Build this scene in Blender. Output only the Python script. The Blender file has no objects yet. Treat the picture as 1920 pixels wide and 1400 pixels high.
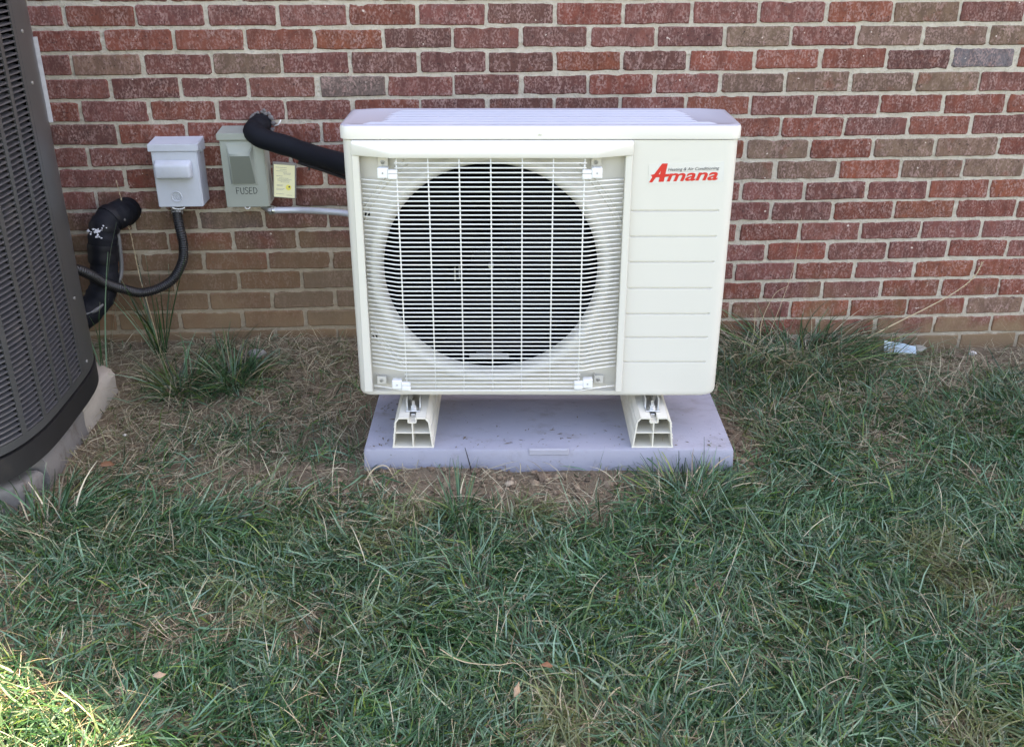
import bpy, bmesh, math, random
import numpy as np
from mathutils import Vector, Matrix, Quaternion

random.seed(7)
rng = np.random.default_rng(11)
scene = bpy.context.scene
COL = scene.collection

# ------------------------------------------------------------------ camera
CAM = Vector((0.0, -3.101, 1.387))
RX = Vector((0.998645, -0.052039, -0.00026))
UX = Vector((0.022041, 0.418435, 0.907979))
BX = Vector((-0.047142, -0.906755, 0.419015))
cd = bpy.data.cameras.new("camera")
cam = bpy.data.objects.new("camera", cd)
COL.objects.link(cam)
cam.matrix_world = Matrix(((RX.x, UX.x, BX.x, CAM.x), (RX.y, UX.y, BX.y, CAM.y), (RX.z, UX.z, BX.z, CAM.z), (0, 0, 0, 1)))
cd.lens = 35.06
cd.sensor_width = 36
cd.clip_start = 0.02
cd.clip_end = 300
scene.camera = cam

# ------------------------------------------------------------------ light
SUN_ELEV = math.radians(52.0)
UH = Vector((-0.80, -0.60, 0.0)).normalized()            # way the sunlight travels over the ground
TRAVEL = Vector((UH.x * math.cos(SUN_ELEV), UH.y * math.cos(SUN_ELEV), -math.sin(SUN_ELEV)))
sd = bpy.data.lights.new("sun", 'SUN')
sd.energy = 4.0
sd.angle = math.radians(0.5)
sd.color = (1.0, 0.90, 0.70)
so = bpy.data.objects.new("sun", sd)
COL.objects.link(so)
so.rotation_euler = TRAVEL.to_track_quat('-Z', 'Y').to_euler()
so.location = (6, 5, 9)
world = bpy.data.worlds.new("World")
scene.world = world
world.use_nodes = True
wn = world.node_tree.nodes
bg = wn["Background"]
sky = wn.new("ShaderNodeTexSky")
sky.sky_type = 'NISHITA'
sky.sun_disc = False
sky.sun_elevation = SUN_ELEV
sky.sun_rotation = math.atan2(-UH.x, -UH.y)
sky.air_density = 1.0
sky.dust_density = 1.6
sky.ozone_density = 1.0
world.node_tree.links.new(sky.outputs[0], bg.inputs[0])
bg.inputs[1].default_value = 0.13
vs = scene.view_settings
vs.view_transform = 'Standard'
vs.look = 'None'
vs.gamma = 1.0
vs.use_curve_mapping = False
vs.exposure = 2.95
vs.use_white_balance = True
vs.white_balance_temperature = 8500
vs.white_balance_tint = 20
scene.cycles.max_bounces = 8
scene.cycles.diffuse_bounces = 4
scene.cycles.use_denoising = True
scene.render.filter_size = 1.0

# ------------------------------------------------------------------ helpers
def link(o, parent=None):
    COL.objects.link(o)
    if parent is not None:
        o.parent = parent
    return o

def tag(o, label=None, cat=None, group=None, kind=None):
    if label: o["label"] = label
    if cat: o["category"] = cat
    if group: o["group"] = group
    if kind: o["kind"] = kind
    return o

def empty(name, loc=(0, 0, 0), rz=0.0):
    o = bpy.data.objects.new(name, None)
    o.location = loc
    o.rotation_euler = (0, 0, rz)
    o.empty_display_size = 0.05
    return link(o)

def obj(name, bm, mat, parent=None, smooth=False, angle=None):
    me = bpy.data.meshes.new(name)
    bm.normal_update()
    bm.to_mesh(me)
    bm.free()
    if smooth:
        me.polygons.foreach_set("use_smooth", [True] * len(me.polygons))
        if angle is not None:
            me.set_sharp_from_angle(angle=math.radians(angle))
    mats = mat if isinstance(mat, (list, tuple)) else [mat]
    for m in mats:
        me.materials.append(m)
    o = bpy.data.objects.new(name, me)
    return link(o, parent)

def np_mesh(name, V, F, mat, parent=None, smooth=False, col=None):
    me = bpy.data.meshes.new(name)
    V = np.asarray(V, dtype=np.float32)
    F = np.asarray(F, dtype=np.int32)
    k = F.shape[1]
    me.vertices.add(len(V))
    me.vertices.foreach_set("co", V.ravel())
    me.loops.add(F.size)
    me.loops.foreach_set("vertex_index", F.ravel())
    me.polygons.add(len(F))
    me.polygons.foreach_set("loop_start", np.arange(0, F.size, k, dtype=np.int32))
    me.polygons.foreach_set("use_smooth", np.full(len(F), smooth, dtype=bool))
    if col is not None:
        a = me.attributes.new("Col", 'FLOAT_COLOR', 'POINT')
        c4 = np.ones((len(V), 4), dtype=np.float32)
        c4[:, :3] = col
        a.data.foreach_set("color", c4.ravel())
    me.update(calc_edges=True)
    me.validate()
    me.materials.append(mat)
    o = bpy.data.objects.new(name, me)
    return link(o, parent)

def box(bm, lo, hi, bev=0.0, seg=1):
    x0, y0, z0 = lo
    x1, y1, z1 = hi
    v = [bm.verts.new(p) for p in ((x0, y0, z0), (x1, y0, z0), (x1, y1, z0), (x0, y1, z0), (x0, y0, z1), (x1, y0, z1), (x1, y1, z1), (x0, y1, z1))]
    fs = [bm.faces.new([v[i] for i in f]) for f in ((0, 3, 2, 1), (4, 5, 6, 7), (0, 1, 5, 4), (1, 2, 6, 5), (2, 3, 7, 6), (3, 0, 4, 7))]
    if bev > 0:
        es = list({e for f in fs for e in f.edges})
        bmesh.ops.bevel(bm, geom=es, offset=bev, segments=seg, profile=0.5, affect='EDGES')
    return v

def tube(bm, pts, r, n=8, caps=True):
    pts = [Vector(p) for p in pts]
    m = len(pts)
    rr = r if hasattr(r, '__len__') else [r] * m
    tans = []
    for i in range(m):
        t = pts[min(i + 1, m - 1)] - pts[max(i - 1, 0)]
        tans.append(t.normalized())
    t0 = tans[0]
    nrm = t0.orthogonal().normalized()
    rings = []
    for i in range(m):
        if i:
            q = tans[i - 1].rotation_difference(tans[i])
            nrm = (q @ nrm)
            nrm = (nrm - tans[i] * nrm.dot(tans[i])).normalized()
        b = tans[i].cross(nrm)
        rings.append([bm.verts.new(pts[i] + (nrm * math.cos(2 * math.pi * k / n) + b * math.sin(2 * math.pi * k / n)) * rr[i]) for k in range(n)])
    for i in range(m - 1):
        for k in range(n):
            bm.faces.new((rings[i][k], rings[i][(k + 1) % n], rings[i + 1][(k + 1) % n], rings[i + 1][k]))
    if caps:
        bm.faces.new(list(reversed(rings[0])))
        bm.faces.new(rings[-1])

def spline(pts, n=8):
    """Catmull-Rom through the points"""
    P = [Vector(p) for p in pts]
    P = [P[0] * 2 - P[1]] + P + [P[-1] * 2 - P[-2]]
    out = []
    for i in range(1, len(P) - 2):
        a, b, c, d = P[i - 1], P[i], P[i + 1], P[i + 2]
        for k in range(n):
            t = k / n
            out.append(0.5 * ((2 * b) + (c - a) * t + (2 * a - 5 * b + 4 * c - d) * t * t + (3 * b - a - 3 * c + d) * t ** 3))
    out.append(P[-2])
    return out

def lathe_y(bm, prof, n=64, cx=0.0, cz=0.0):
    """profile of (radius, y) turned about an axis along y"""
    rings = []
    for r, y in prof:
        rings.append([bm.verts.new((cx + r * math.cos(2 * math.pi * k / n), y, cz + r * math.sin(2 * math.pi * k / n))) for k in range(n)])
    for a, b in zip(rings[:-1], rings[1:]):
        for k in range(n):
            bm.faces.new((a[k], a[(k + 1) % n], b[(k + 1) % n], b[k]))
    return rings

def prism(bm, poly, y0, y1):
    """polygon in x,z pulled along y"""
    a = [bm.verts.new((x, y0, z)) for x, z in poly]
    b = [bm.verts.new((x, y1, z)) for x, z in poly]
    n = len(poly)
    bm.faces.new(a)
    bm.faces.new(list(reversed(b)))
    for i in range(n):
        bm.faces.new((a[i], b[i], b[(i + 1) % n], a[(i + 1) % n]))

# ------------------------------------------------------------------ materials
class NT:
    def __init__(self, name):
        self.m = bpy.data.materials.new(name)
        self.m.use_nodes = True
        self.t = self.m.node_tree
        self.p = self.t.nodes["Principled BSDF"]
        self.out = self.t.nodes["Material Output"]
    def n(self, kind, **kw):
        nd = self.t.nodes.new(kind)
        for k, v in kw.items():
            setattr(nd, k, v)
        return nd
    def l(self, a, b):
        self.t.links.new(a, b)
    def noise(self, vec, scale, detail=3.0, rough=0.55, stretch=None):
        if stretch is not None:
            mp = self.n("ShaderNodeMapping")
            mp.inputs['Scale'].default_value = stretch
            self.l(vec, mp.inputs['Vector'])
            vec = mp.outputs[0]
        nd = self.n("ShaderNodeTexNoise")
        nd.inputs['Scale'].default_value = scale
        nd.inputs['Detail'].default_value = detail
        nd.inputs['Roughness'].default_value = rough
        self.l(vec, nd.inputs['Vector'])
        return nd.outputs[0]
    def ramp(self, fac, a, b, lo=0.0, hi=1.0):
        nd = self.n("ShaderNodeMapRange")
        nd.interpolation_type = 'SMOOTHSTEP'
        nd.inputs[1].default_value = a
        nd.inputs[2].default_value = b
        nd.inputs[3].default_value = lo
        nd.inputs[4].default_value = hi
        self.l(fac, nd.inputs[0])
        return nd.outputs[0]
    def mix(self, fac, a, b, mode='MIX'):
        nd = self.n("ShaderNodeMix", data_type='RGBA', blend_type=mode)
        for s, v in ((nd.inputs[0], fac), (nd.inputs[6], a), (nd.inputs[7], b)):
            if hasattr(v, 'default_value') or hasattr(v, 'is_linked'):
                self.l(v, s)
            elif isinstance(v, (int, float)):
                s.default_value = v
            else:
                s.default_value = (*v, 1.0)
        return nd.outputs[2]
    def math(self, op, a, b=0.0, c=None):
        nd = self.n("ShaderNodeMath", operation=op)
        for s, v in zip(nd.inputs, (a, b, c)):
            if v is None: continue
            if isinstance(v, (int, float)): s.default_value = v
            else: self.l(v, s)
        return nd.outputs[0]
    def bump(self, h, strength=0.3, dist=0.002):
        nd = self.n("ShaderNodeBump")
        nd.inputs['Strength'].default_value = strength
        nd.inputs['Distance'].default_value = dist
        self.l(h, nd.inputs['Height'])
        self.l(nd.outputs[0], self.p.inputs['Normal'])
    def set(self, color=None, rough=None, metal=None, spec=None):
        if color is not None:
            if isinstance(color, tuple): self.p.inputs['Base Color'].default_value = (*color, 1)
            else: self.l(color, self.p.inputs['Base Color'])
        if rough is not None:
            if isinstance(rough, (int, float)): self.p.inputs['Roughness'].default_value = rough
            else: self.l(rough, self.p.inputs['Roughness'])
        if metal is not None: self.p.inputs['Metallic'].default_value = metal
        if spec is not None: self.p.inputs['Specular IOR Level'].default_value = spec

def simple(name, color, rough=0.5, metal=0.0, spec=0.5, var=0.06, scale=30.0, bump=0.0, dirt=None, dirt_amt=0.0):
    k = NT(name)
    tc = k.n("ShaderNodeTexCoord").outputs['Object']
    nz = k.noise(tc, scale, 4.0)
    c = k.mix(nz, tuple(max(0, v * (1 - var)) for v in color), tuple(min(1, v * (1 + var)) for v in color))
    if dirt:
        n2 = k.noise(tc, scale * 0.35, 6.0, 0.65)
        c = k.mix(k.ramp(n2, 0.5, 0.75, 0, dirt_amt), c, dirt)
    k.set(c, rough, metal, spec)
    if bump > 0:
        k.bump(k.noise(tc, scale * 12, 3.0), bump, 0.001)
    return k.m

def brick_material(name, from_object):
    k = NT(name)
    tc = k.n("ShaderNodeTexCoord").outputs['Object']
    geo = k.n("ShaderNodeNewGeometry").outputs['Position']
    if from_object:
        oi = k.n("ShaderNodeObjectInfo")
        base = oi.outputs['Color']
    else:
        at = k.n("ShaderNodeAttribute", attribute_name="Col")
        base = at.outputs['Color']
    v = geo
    mid = k.noise(v, 26, 4, 0.6, (1, 1, 0.8))
    fine = k.noise(v, 170, 3, 0.6, (1.1, 1, 0.75))
    low = k.noise(v, 9, 2, 0.5)
    c = k.mix(k.ramp(mid, 0.35, 0.66, 0.0, 0.75), base, k.mix(0.55, base, (0.05, 0.025, 0.022)))
    # red body shows in patches
    c = k.mix(k.ramp(k.noise(v, 17, 3, 0.6), 0.56, 0.70, 0.0, 0.5), c, (0.19, 0.058, 0.036))
    # pale bloom, streaked a little up and down
    bl = k.math('MULTIPLY', k.ramp(fine, 0.42, 0.62), k.ramp(k.noise(v, 30, 4, 0.65, (1.5, 1, 0.55)), 0.34, 0.62))
    bl = k.math('MULTIPLY', bl, k.ramp(low, 0.28, 0.62, 0.45, 1.0))
    c = k.mix(k.math('MULTIPLY', bl, 0.66), c, (0.42, 0.265, 0.235))
    # pits
    c = k.mix(k.ramp(k.noise(v, 120, 2, 0.5), 0.64, 0.72, 0.0, 0.75), c, (0.035, 0.02, 0.02))
    c = k.mix(k.ramp(k.noise(v, 75, 1, 0.3), 0.775, 0.79, 0.0, 0.9), c, (0.62, 0.52, 0.45))
    # soil splash low on the wall
    sp = k.n("ShaderNodeSeparateXYZ")
    k.l(geo, sp.inputs[0])
    nz = k.noise(geo, 7, 4, 0.6)
    hx = k.ramp(sp.outputs['X'], -0.6, 0.9, 0.20, 0.10)
    h2 = k.ramp(sp.outputs['X'], -0.5, 0.8, 0.56, 0.16)
    st1 = k.ramp(k.math('ADD', k.math('SUBTRACT', hx, sp.outputs['Z']), k.math('MULTIPLY', k.math('SUBTRACT', nz, 0.5), 0.35)), -0.06, 0.08)
    st2 = k.ramp(k.math('ADD', k.math('SUBTRACT', h2, sp.outputs['Z']), k.math('MULTIPLY', k.math('SUBTRACT', nz, 0.5), 0.9)), -0.12, 0.25)
    c = k.mix(k.math('MULTIPLY', st2, 0.66), c, (0.165, 0.112, 0.060))
    c = k.mix(k.math('MULTIPLY', st1, 0.72), c, (0.23, 0.155, 0.09))
    k.set(c, 0.88, 0.0, 0.25)
    k.bump(k.math('ADD', k.math('MULTIPLY', fine, 0.7), k.math('MULTIPLY', mid, 0.6)), 0.75, 0.0022)
    return k.m

M = {}
M['brick'] = brick_material("brick_clay", True)
M['brick_far'] = brick_material("brick_clay_far", False)

def mortar_material():
    k = NT("mortar")
    geo = k.n("ShaderNodeNewGeometry").outputs['Position']
    n1 = k.noise(geo, 14, 5, 0.65)
    n2 = k.noise(geo, 160, 4, 0.6)
    c = k.mix(n1, (0.37, 0.320, 0.250), (0.58, 0.52, 0.43))
    c = k.mix(k.ramp(n2, 0.52, 0.72, 0, 0.6), c, (0.25, 0.22, 0.175))
    sp = k.n("ShaderNodeSeparateXYZ")
    k.l(geo, sp.inputs[0])
    hx = k.ramp(sp.outputs['X'], -0.5, 0.9, 0.46, 0.10)
    st = k.ramp(k.math('ADD', k.math('SUBTRACT', hx, sp.outputs['Z']), k.math('MULTIPLY', k.math('SUBTRACT', n1, 0.5), 0.4)), -0.12, 0.15)
    c = k.mix(k.math('MULTIPLY', st, 0.62), c, (0.24, 0.175, 0.10))
    k.set(c, 0.95, 0, 0.15)
    k.bump(k.math('ADD', n2, k.noise(geo, 45, 3, 0.6)), 0.9, 0.004)
    return k.m
M['mortar'] = mortar_material()

def far_brick_material():
    k = NT("brick_upper")
    tc = k.n("ShaderNodeNewGeometry").outputs['Position']
    mp = k.n("ShaderNodeMapping")
    mp.inputs['Rotation'].default_value = (math.radians(90), 0, 0)
    k.l(tc, mp.inputs['Vector'])
    b = k.n("ShaderNodeTexBrick")
    b.inputs['Scale'].default_value = 1.0
    b.inputs['Brick Width'].default_value = 0.2032
    b.inputs['Row Height'].default_value = 0.0677
    b.inputs['Mortar Size'].default_value = 0.005
    b.inputs['Color1'].default_value = (0.17, 0.06, 0.05, 1)
    b.inputs['Color2'].default_value = (0.11, 0.045, 0.04, 1)
    b.inputs['Mortar'].default_value = (0.45, 0.41, 0.35, 1)
    k.l(mp.outputs[0], b.inputs['Vector'])
    k.set(b.outputs['Color'], 0.9, 0, 0.2)
    return k.m
M['upper'] = far_brick_material()

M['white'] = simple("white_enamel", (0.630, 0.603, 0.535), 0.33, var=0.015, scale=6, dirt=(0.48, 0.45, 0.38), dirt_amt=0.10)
M['lid_sky_tint'] = simple("enamel_lid_sky_tint", (0.36, 0.37, 0.42), 0.25, var=0.02, scale=9, dirt=(0.5, 0.5, 0.48), dirt_amt=0.12)  # white enamel toned lavender: the sky's reflection is put into the colour
M['cream'] = simple("cream_plastic", (0.56, 0.535, 0.475), 0.4, var=0.015, scale=8)
M['wire'] = simple("wire_coat", (0.75, 0.745, 0.705), 0.35, var=0.01)
M['clip'] = simple("white_clip", (0.74, 0.74, 0.715), 0.4, var=0.01)
M['ivory'] = simple("ivory_pvc", (0.68, 0.645, 0.55), 0.4, var=0.02, scale=14, dirt=(0.45, 0.38, 0.26), dirt_amt=0.15)
M['black'] = simple("black_interior", (0.004, 0.004, 0.005), 0.8, spec=0.1)
M['fan'] = simple("fan_blade", (0.0022, 0.0022, 0.0034), 0.6, spec=0.12)
M['steel'] = simple("zinc_steel", (0.62, 0.62, 0.60), 0.32, metal=0.9, var=0.08, scale=60)
M['steel_dull'] = simple("dull_steel", (0.42, 0.41, 0.38), 0.5, metal=0.7, var=0.1, scale=60)
M['sticker'] = simple("sticker_film", (0.635, 0.612, 0.555), 0.25, var=0.03, scale=25, dirt=(0.62, 0.62, 0.60), dirt_amt=0.35)
M['red'] = simple("red_print", (0.62, 0.028, 0.022), 0.35, var=0.03)
M['ink'] = simple("dark_print", (0.05, 0.05, 0.055), 0.5)
M['greyink'] = simple("grey_print", (0.30, 0.29, 0.25), 0.6)
M['marker'] = simple("marker_ink", (0.012, 0.012, 0.014), 0.5)
M['insul'] = simple("foam_insulation", (0.0045, 0.0056, 0.0090), 0.68, var=0.25, scale=18, spec=0.22, bump=0.15)
M['tape'] = simple("black_tape", (0.0035, 0.0040, 0.0065), 0.55, var=0.3, scale=40, spec=0.25)
M['flex'] = simple("flex_conduit", (0.012, 0.012, 0.013), 0.42, var=0.2, scale=30)
M['cable'] = simple("grey_cable", (0.10, 0.10, 0.10), 0.5)
M['box_grey'] = simple("grey_enamel", (0.50, 0.53, 0.575), 0.45, var=0.05, scale=22, dirt=(0.33, 0.33, 0.29), dirt_amt=0.25, bump=0.04)
M['box_olive'] = simple("olive_enamel", (0.30, 0.325, 0.285), 0.38, var=0.03, scale=18, dirt=(0.24, 0.25, 0.22), dirt_amt=0.2)
M['box_olive_shaded'] = simple("olive_enamel_shaded", (0.17, 0.185, 0.155), 0.35, var=0.03)  # same olive paint darkened; shade of the down-tilted cover put into the colour
M['silver'] = simple("silver_conduit", (0.50, 0.52, 0.56), 0.4, metal=0.35, var=0.06)
M['tag'] = simple("yellow_tag", (0.80, 0.76, 0.47), 0.5, var=0.03)
M['tag_spot'] = simple("yellow_spot", (0.80, 0.70, 0.12), 0.5)
M['sleeve'] = simple("grey_sleeve", (0.16, 0.155, 0.15), 0.25)
M['sealant'] = simple("wall_sealant", (0.16, 0.145, 0.14), 0.8, var=0.4, scale=80, bump=0.8)
M['hp_white'] = simple("scuff_foil", (0.75, 0.76, 0.82), 0.4)
M['cond'] = simple("condenser_paint", (0.052, 0.054, 0.055), 0.34, var=0.12, scale=24, dirt=(0.075, 0.073, 0.068), dirt_amt=0.4)
M['cond_slat'] = simple("condenser_slat_paint", (0.060, 0.062, 0.068), 0.4, var=0.12, scale=35, dirt=(0.11, 0.105, 0.095), dirt_amt=0.45)
M['cond_base'] = simple("condenser_base_plastic", (0.010, 0.010, 0.011), 0.6, var=0.3, scale=25, dirt=(0.05, 0.042, 0.035), dirt_amt=0.5)
M['coil'] = simple("coil_black", (0.004, 0.004, 0.004), 0.7, var=0.4, scale=100)
M['strip'] = simple("pale_strip", (0.36, 0.36, 0.38), 0.5, var=0.25, scale=60, dirt=(0.2, 0.2, 0.22), dirt_amt=0.5)
M['foam_white'] = simple("white_pad_core", (0.36, 0.325, 0.275), 0.9, var=0.15, scale=30, dirt=(0.40, 0.34, 0.26), dirt_amt=0.6, bump=0.5)
M['blue_wrap'] = simple("blue_wrapper", (0.42, 0.54, 0.60), 0.35, var=0.15, scale=60)
M['pale_litter'] = simple("pale_litter", (0.70, 0.67, 0.62), 0.6, var=0.1, scale=60)
M['stone'] = simple("pale_stone", (0.26, 0.255, 0.24), 0.9, var=0.25, scale=60, bump=0.7)
M['leaf'] = simple("dry_leaf", (0.17, 0.075, 0.035), 0.7, var=0.5, scale=80)
M['leaf_pale'] = simple("dry_leaf_pale", (0.30, 0.21, 0.14), 0.7, var=0.5, scale=80)
M['twig'] = simple("dry_stalk", (0.48, 0.38, 0.24), 0.8, var=0.2, scale=60)

def pad_material(name, c0, c1, dirt, amt):
    k = NT(name)
    tc = k.n("ShaderNodeTexCoord").outputs['Object']
    c = k.mix(k.noise(tc, 5, 4), c0, c1)
    c = k.mix(k.ramp(k.noise(tc, 11, 6, 0.7, (1, 1.5, 1)), 0.5, 0.72, 0, amt), c, dirt)
    c = k.mix(k.ramp(k.noise(tc, 90, 3, 0.6), 0.66, 0.72, 0, 0.5), c, (0.12, 0.09, 0.06))
    k.set(c, 0.62, 0, 0.4)
    k.bump(k.noise(tc, 240, 3), 0.5, 0.0015)
    return k.m
M['pad'] = pad_material("pad_composite", (0.255, 0.258, 0.315), (0.315, 0.318, 0.370), (0.175, 0.160, 0.155), 0.5)
M['pad_tab'] = simple("pad_tab", (0.33, 0.33, 0.375), 0.6, var=0.06, scale=60)
M['concrete'] = pad_material("pad_concrete", (0.125, 0.118, 0.112), (0.21, 0.20, 0.19), (0.085, 0.065, 0.046), 0.85)

def ground_material():
    k = NT("soil")
    geo = k.n("ShaderNodeNewGeometry").outputs['Position']
    n1 = k.noise(geo, 5, 5, 0.65)
    n2 = k.noise(geo, 60, 5, 0.7)
    c = k.mix(n1, (0.135, 0.104, 0.072), (0.27, 0.212, 0.148))
    c = k.mix(k.ramp(n2, 0.45, 0.7, 0, 0.6), c, (0.26, 0.19, 0.13))
    # beyond the modelled blades the sheet itself is lawn
    sp = k.n("ShaderNodeSeparateXYZ")
    k.l(geo, sp.inputs[0])
    far = k.ramp(sp.outputs['Y'], -2.2, -2.9, 0, 1)
    lx = k.ramp(k.math('ABSOLUTE', k.math('SUBTRACT', sp.outputs['X'], 0.3)), 1.9, 2.6, 0, 1)
    fac = k.math('MAXIMUM', far, lx)
    g = k.mix(k.noise(geo, 3, 6, 0.7), (0.030, 0.065, 0.025), (0.095, 0.110, 0.050))
    c = k.mix(fac, c, g)
    k.set(c, 0.95, 0, 0.1)
    k.bump(k.math('ADD', n2, k.noise(geo, 220, 4)), 1.0, 0.008)
    return k.m
M['soil'] = ground_material()

def clod_material():
    k = NT("soil_clods")
    at = k.n("ShaderNodeAttribute", attribute_name="Col").outputs['Color']
    geo = k.n("ShaderNodeNewGeometry").outputs['Position']
    c = k.mix(k.ramp(k.noise(geo, 250, 3), 0.4, 0.7, 0, 0.5), at, (0.30, 0.22, 0.15))
    k.set(c, 0.95, 0, 0.1)
    k.bump(k.noise(geo, 300, 3), 0.8, 0.003)
    return k.m
M['clod'] = clod_material()

def blade_material(name, rough, trans, spec):
    k = NT(name)
    at = k.n("ShaderNodeAttribute", attribute_name="Col").outputs['Color']
    k.set(at, rough, 0, spec)
    tr = k.n("ShaderNodeBsdfTranslucent")
    hs = k.n("ShaderNodeHueSaturation")
    hs.inputs['Value'].default_value = 1.5
    hs.inputs['Hue'].default_value = 0.485
    k.l(at, hs.inputs['Color'])
    k.l(hs.outputs[0], tr.inputs['Color'])
    ms = k.n("ShaderNodeMixShader")
    ms.inputs[0].default_value = trans
    k.l(k.p.outputs[0], ms.inputs[1])
    k.l(tr.outputs[0], ms.inputs[2])
    k.l(ms.outputs[0], k.out.inputs['Surface'])
    return k.m
M['grass'] = blade_material("grass_blade", 0.34, 0.25, 0.5)
M['straw'] = blade_material("straw_blade", 0.6, 0.15, 0.3)

# ------------------------------------------------------------------ ground
def sstep(a, b, x):
    t = np.clip((x - a) / (b - a), 0, 1)
    return t * t * (3 - 2 * t)

def vnoise(x, y, s, seed):
    """smooth value noise, vectorised"""
    r = np.random.default_rng(seed)
    T = r.random((64, 64))
    fx, fy = x * s + 17.3, y * s + 41.7
    ix, iy = np.floor(fx).astype(int), np.floor(fy).astype(int)
    u, v = fx - ix, fy - iy
    u, v = u * u * (3 - 2 * u), v * v * (3 - 2 * v)
    a = T[ix % 64, iy % 64]; b = T[(ix + 1) % 64, iy % 64]
    c = T[ix % 64, (iy + 1) % 64]; d = T[(ix + 1) % 64, (iy + 1) % 64]
    return (a * (1 - u) + b * u) * (1 - v) + (c * (1 - u) + d * u) * v

def ground_h(x, y):
    x = np.asarray(x, dtype=float); y = np.asarray(y, dtype=float)
    gw = 0.100 - 0.092 * sstep(0.25, 1.65, x)
    t = sstep(0.0, 0.55, -y)
    h = gw * (1 - t) + 0.060 * t
    near = 1 - sstep(3.5, 8.0, np.hypot(x, y + 1))
    h = h + near * ((vnoise(x, y, 4.0, 1) - 0.5) * 0.014 + (vnoise(x, y, 14.0, 2) - 0.5) * 0.008)
    # loose soil thrown up in front of the pad
    bx, by = (x - 0.05) / 0.55, (y + 0.915) / 0.13
    h = h + 0.016 * np.exp(-(bx ** 2 + by ** 2)) * (0.4 + vnoise(x, y, 22.0, 3))
    return h

def build_ground():
    fx = np.arange(-2.4, 3.01, 0.025)
    fy = np.arange(-3.3, 0.16, 0.025)
    ex = np.array([2, 4, 7, 12, 20, 32, 50, 80.0])
    xs = np.concatenate([-2.4 - ex[::-1], fx, 3.0 + ex])
    ys = np.concatenate([-3.3 - ex[::-1], fy, 0.15 + ex])
    X, Y = np.meshgrid(xs, ys)
    Z = ground_h(X, Y)
    V = np.stack([X.ravel(), Y.ravel(), Z.ravel()], 1)
    nx, ny = len(xs), len(ys)
    I = (np.arange(ny - 1)[:, None] * nx + np.arange(nx - 1)[None, :]).ravel()
    F = np.stack([I, I + 1, I + nx + 1, I + nx], 1)
    o = np_mesh("ground", V, F, M['soil'], None, True)
    tag(o, kind='structure')
build_ground()

# ------------------------------------------------------------------ the brick wall
BL, BC = 0.2032, 0.0677
K0 = 17 * BC
wall = empty("house_wall", (0, 0, 0))
tag(wall, "red brick house wall with pale mortar joints behind the heat pump", "wall")

def brick_outline(w, h, r, jit, n_long=5, n_short=2):
    pts = []
    def side(p, q, n):
        for i in range(n):
            t = i / n
            pts.append([p[0] + (q[0] - p[0]) * t, p[1] + (q[1] - p[1]) * t])
    x, z = w / 2, h / 2
    side((-x + r, -z), (x - r, -z), n_long)
    pts.append([x - r, -z])
    side((x, -z + r), (x, z - r), n_short)
    pts.append([x, z - r])
    side((x - r, z), (-x + r, z), n_long)
    pts.append([-x + r, z])
    side((-x, z - r), (-x, -z + r), n_short)
    pts.append([-x, -z + r])
    return [(a + random.gauss(0, jit), b + random.gauss(0, jit)) for a, b in pts]

def brick_bm(bm, cx, cz, y, out, depth=0.03, bev=0.0022):
    n = len(out)
    mx = sum(p[0] for p in out) / n
    mz = sum(p[1] for p in out) / n
    def ring(inset, yy):
        vs_ = []
        for a, b in out:
            d = math.hypot(a - mx, b - mz)
            sa = (abs(a) - inset) / max(abs(a), 1e-6); sb = (abs(b) - inset) / max(abs(b), 1e-6)
            vs_.append(bm.verts.new((cx + a * sa, yy, cz + b * sb)))
        return vs_
    f = ring(bev, y)
    m = ring(0.0006, y + bev * 1.1)
    b = ring(0.0, y + depth)
    bm.faces.new(f)
    for r0, r1 in ((f, m), (m, b)):
        for i in range(n):
            bm.faces.new((r0[i], r1[i], r1[(i + 1) % n], r0[(i + 1) % n]))

variants = []
for i in range(26):
    bm = bmesh.new()
    L = BL - 0.0088 + random.gauss(0, 0.0014)
    H = BC - 0.0088 + random.gauss(0, 0.0009)
    out = brick_outline(L, H, random.uniform(0.0022, 0.0060), 0.0007, 7, 2)
    if i % 6 == 0:                                   # a chipped arris
        j = random.choice([0, 5, 6, 8, 9, 14, 15])
        out[j] = (out[j][0] * 0.965, out[j][1] * 0.86)
    brick_bm(bm, 0, 0, 0, out, 0.03, random.uniform(0.0028, 0.0048))
    me = bpy.data.meshes.new("brick")
    bm.normal_update(); bm.to_mesh(me); bm.free()
    me.materials.append(M['brick'])
    variants.append(me)

PAL = dict(
    mauve=(0.170, 0.060, 0.048), red=(0.190, 0.055, 0.036), dark=(0.122, 0.049, 0.040),
    orange=(0.210, 0.062, 0.034), tan=(0.165, 0.101, 0.069), gray=(0.148, 0.107, 0.094), slate=(0.120, 0.105, 0.108))
SPECIAL = [('slate', 2, 1.602), ('tan', 3, 0.898), ('tan', 3, 1.105), ('tan', 3, 1.305), ('tan', 3, 1.515), ('tan', 1, 1.308), ('tan', 1, 1.514), ('tan', 1, 1.672), ('tan', 2, -0.629), ('gray', 3, -0.32), ('tan', 6, 1.003), ('tan', 6, 1.424), ('tan', 6, 1.648), ('tan', 7, 0.926), ('tan', 7, 1.097), ('tan', 7, 1.513), ('mauve', 8, 1.21), ('tan', 7, 1.706), ('orange', 8, 1.791), ('orange', 7, 1.338), ('orange', 9, 1.538), ('dark', 3, 0.129), ('dark', 3, 0.324), ('dark', 2, -0.046), ('dark', 2, 0.162), ('dark', 2, -0.221), ('dark', 4, -0.017), ('dark', 4, 0.194), ('dark', 4, 0.391), ('dark', 2, 0.697), ('orange', 2, 0.484), ('orange', 3, 0.389), ('orange', 12, 1.57), ('orange', 1, -0.404)]

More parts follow.
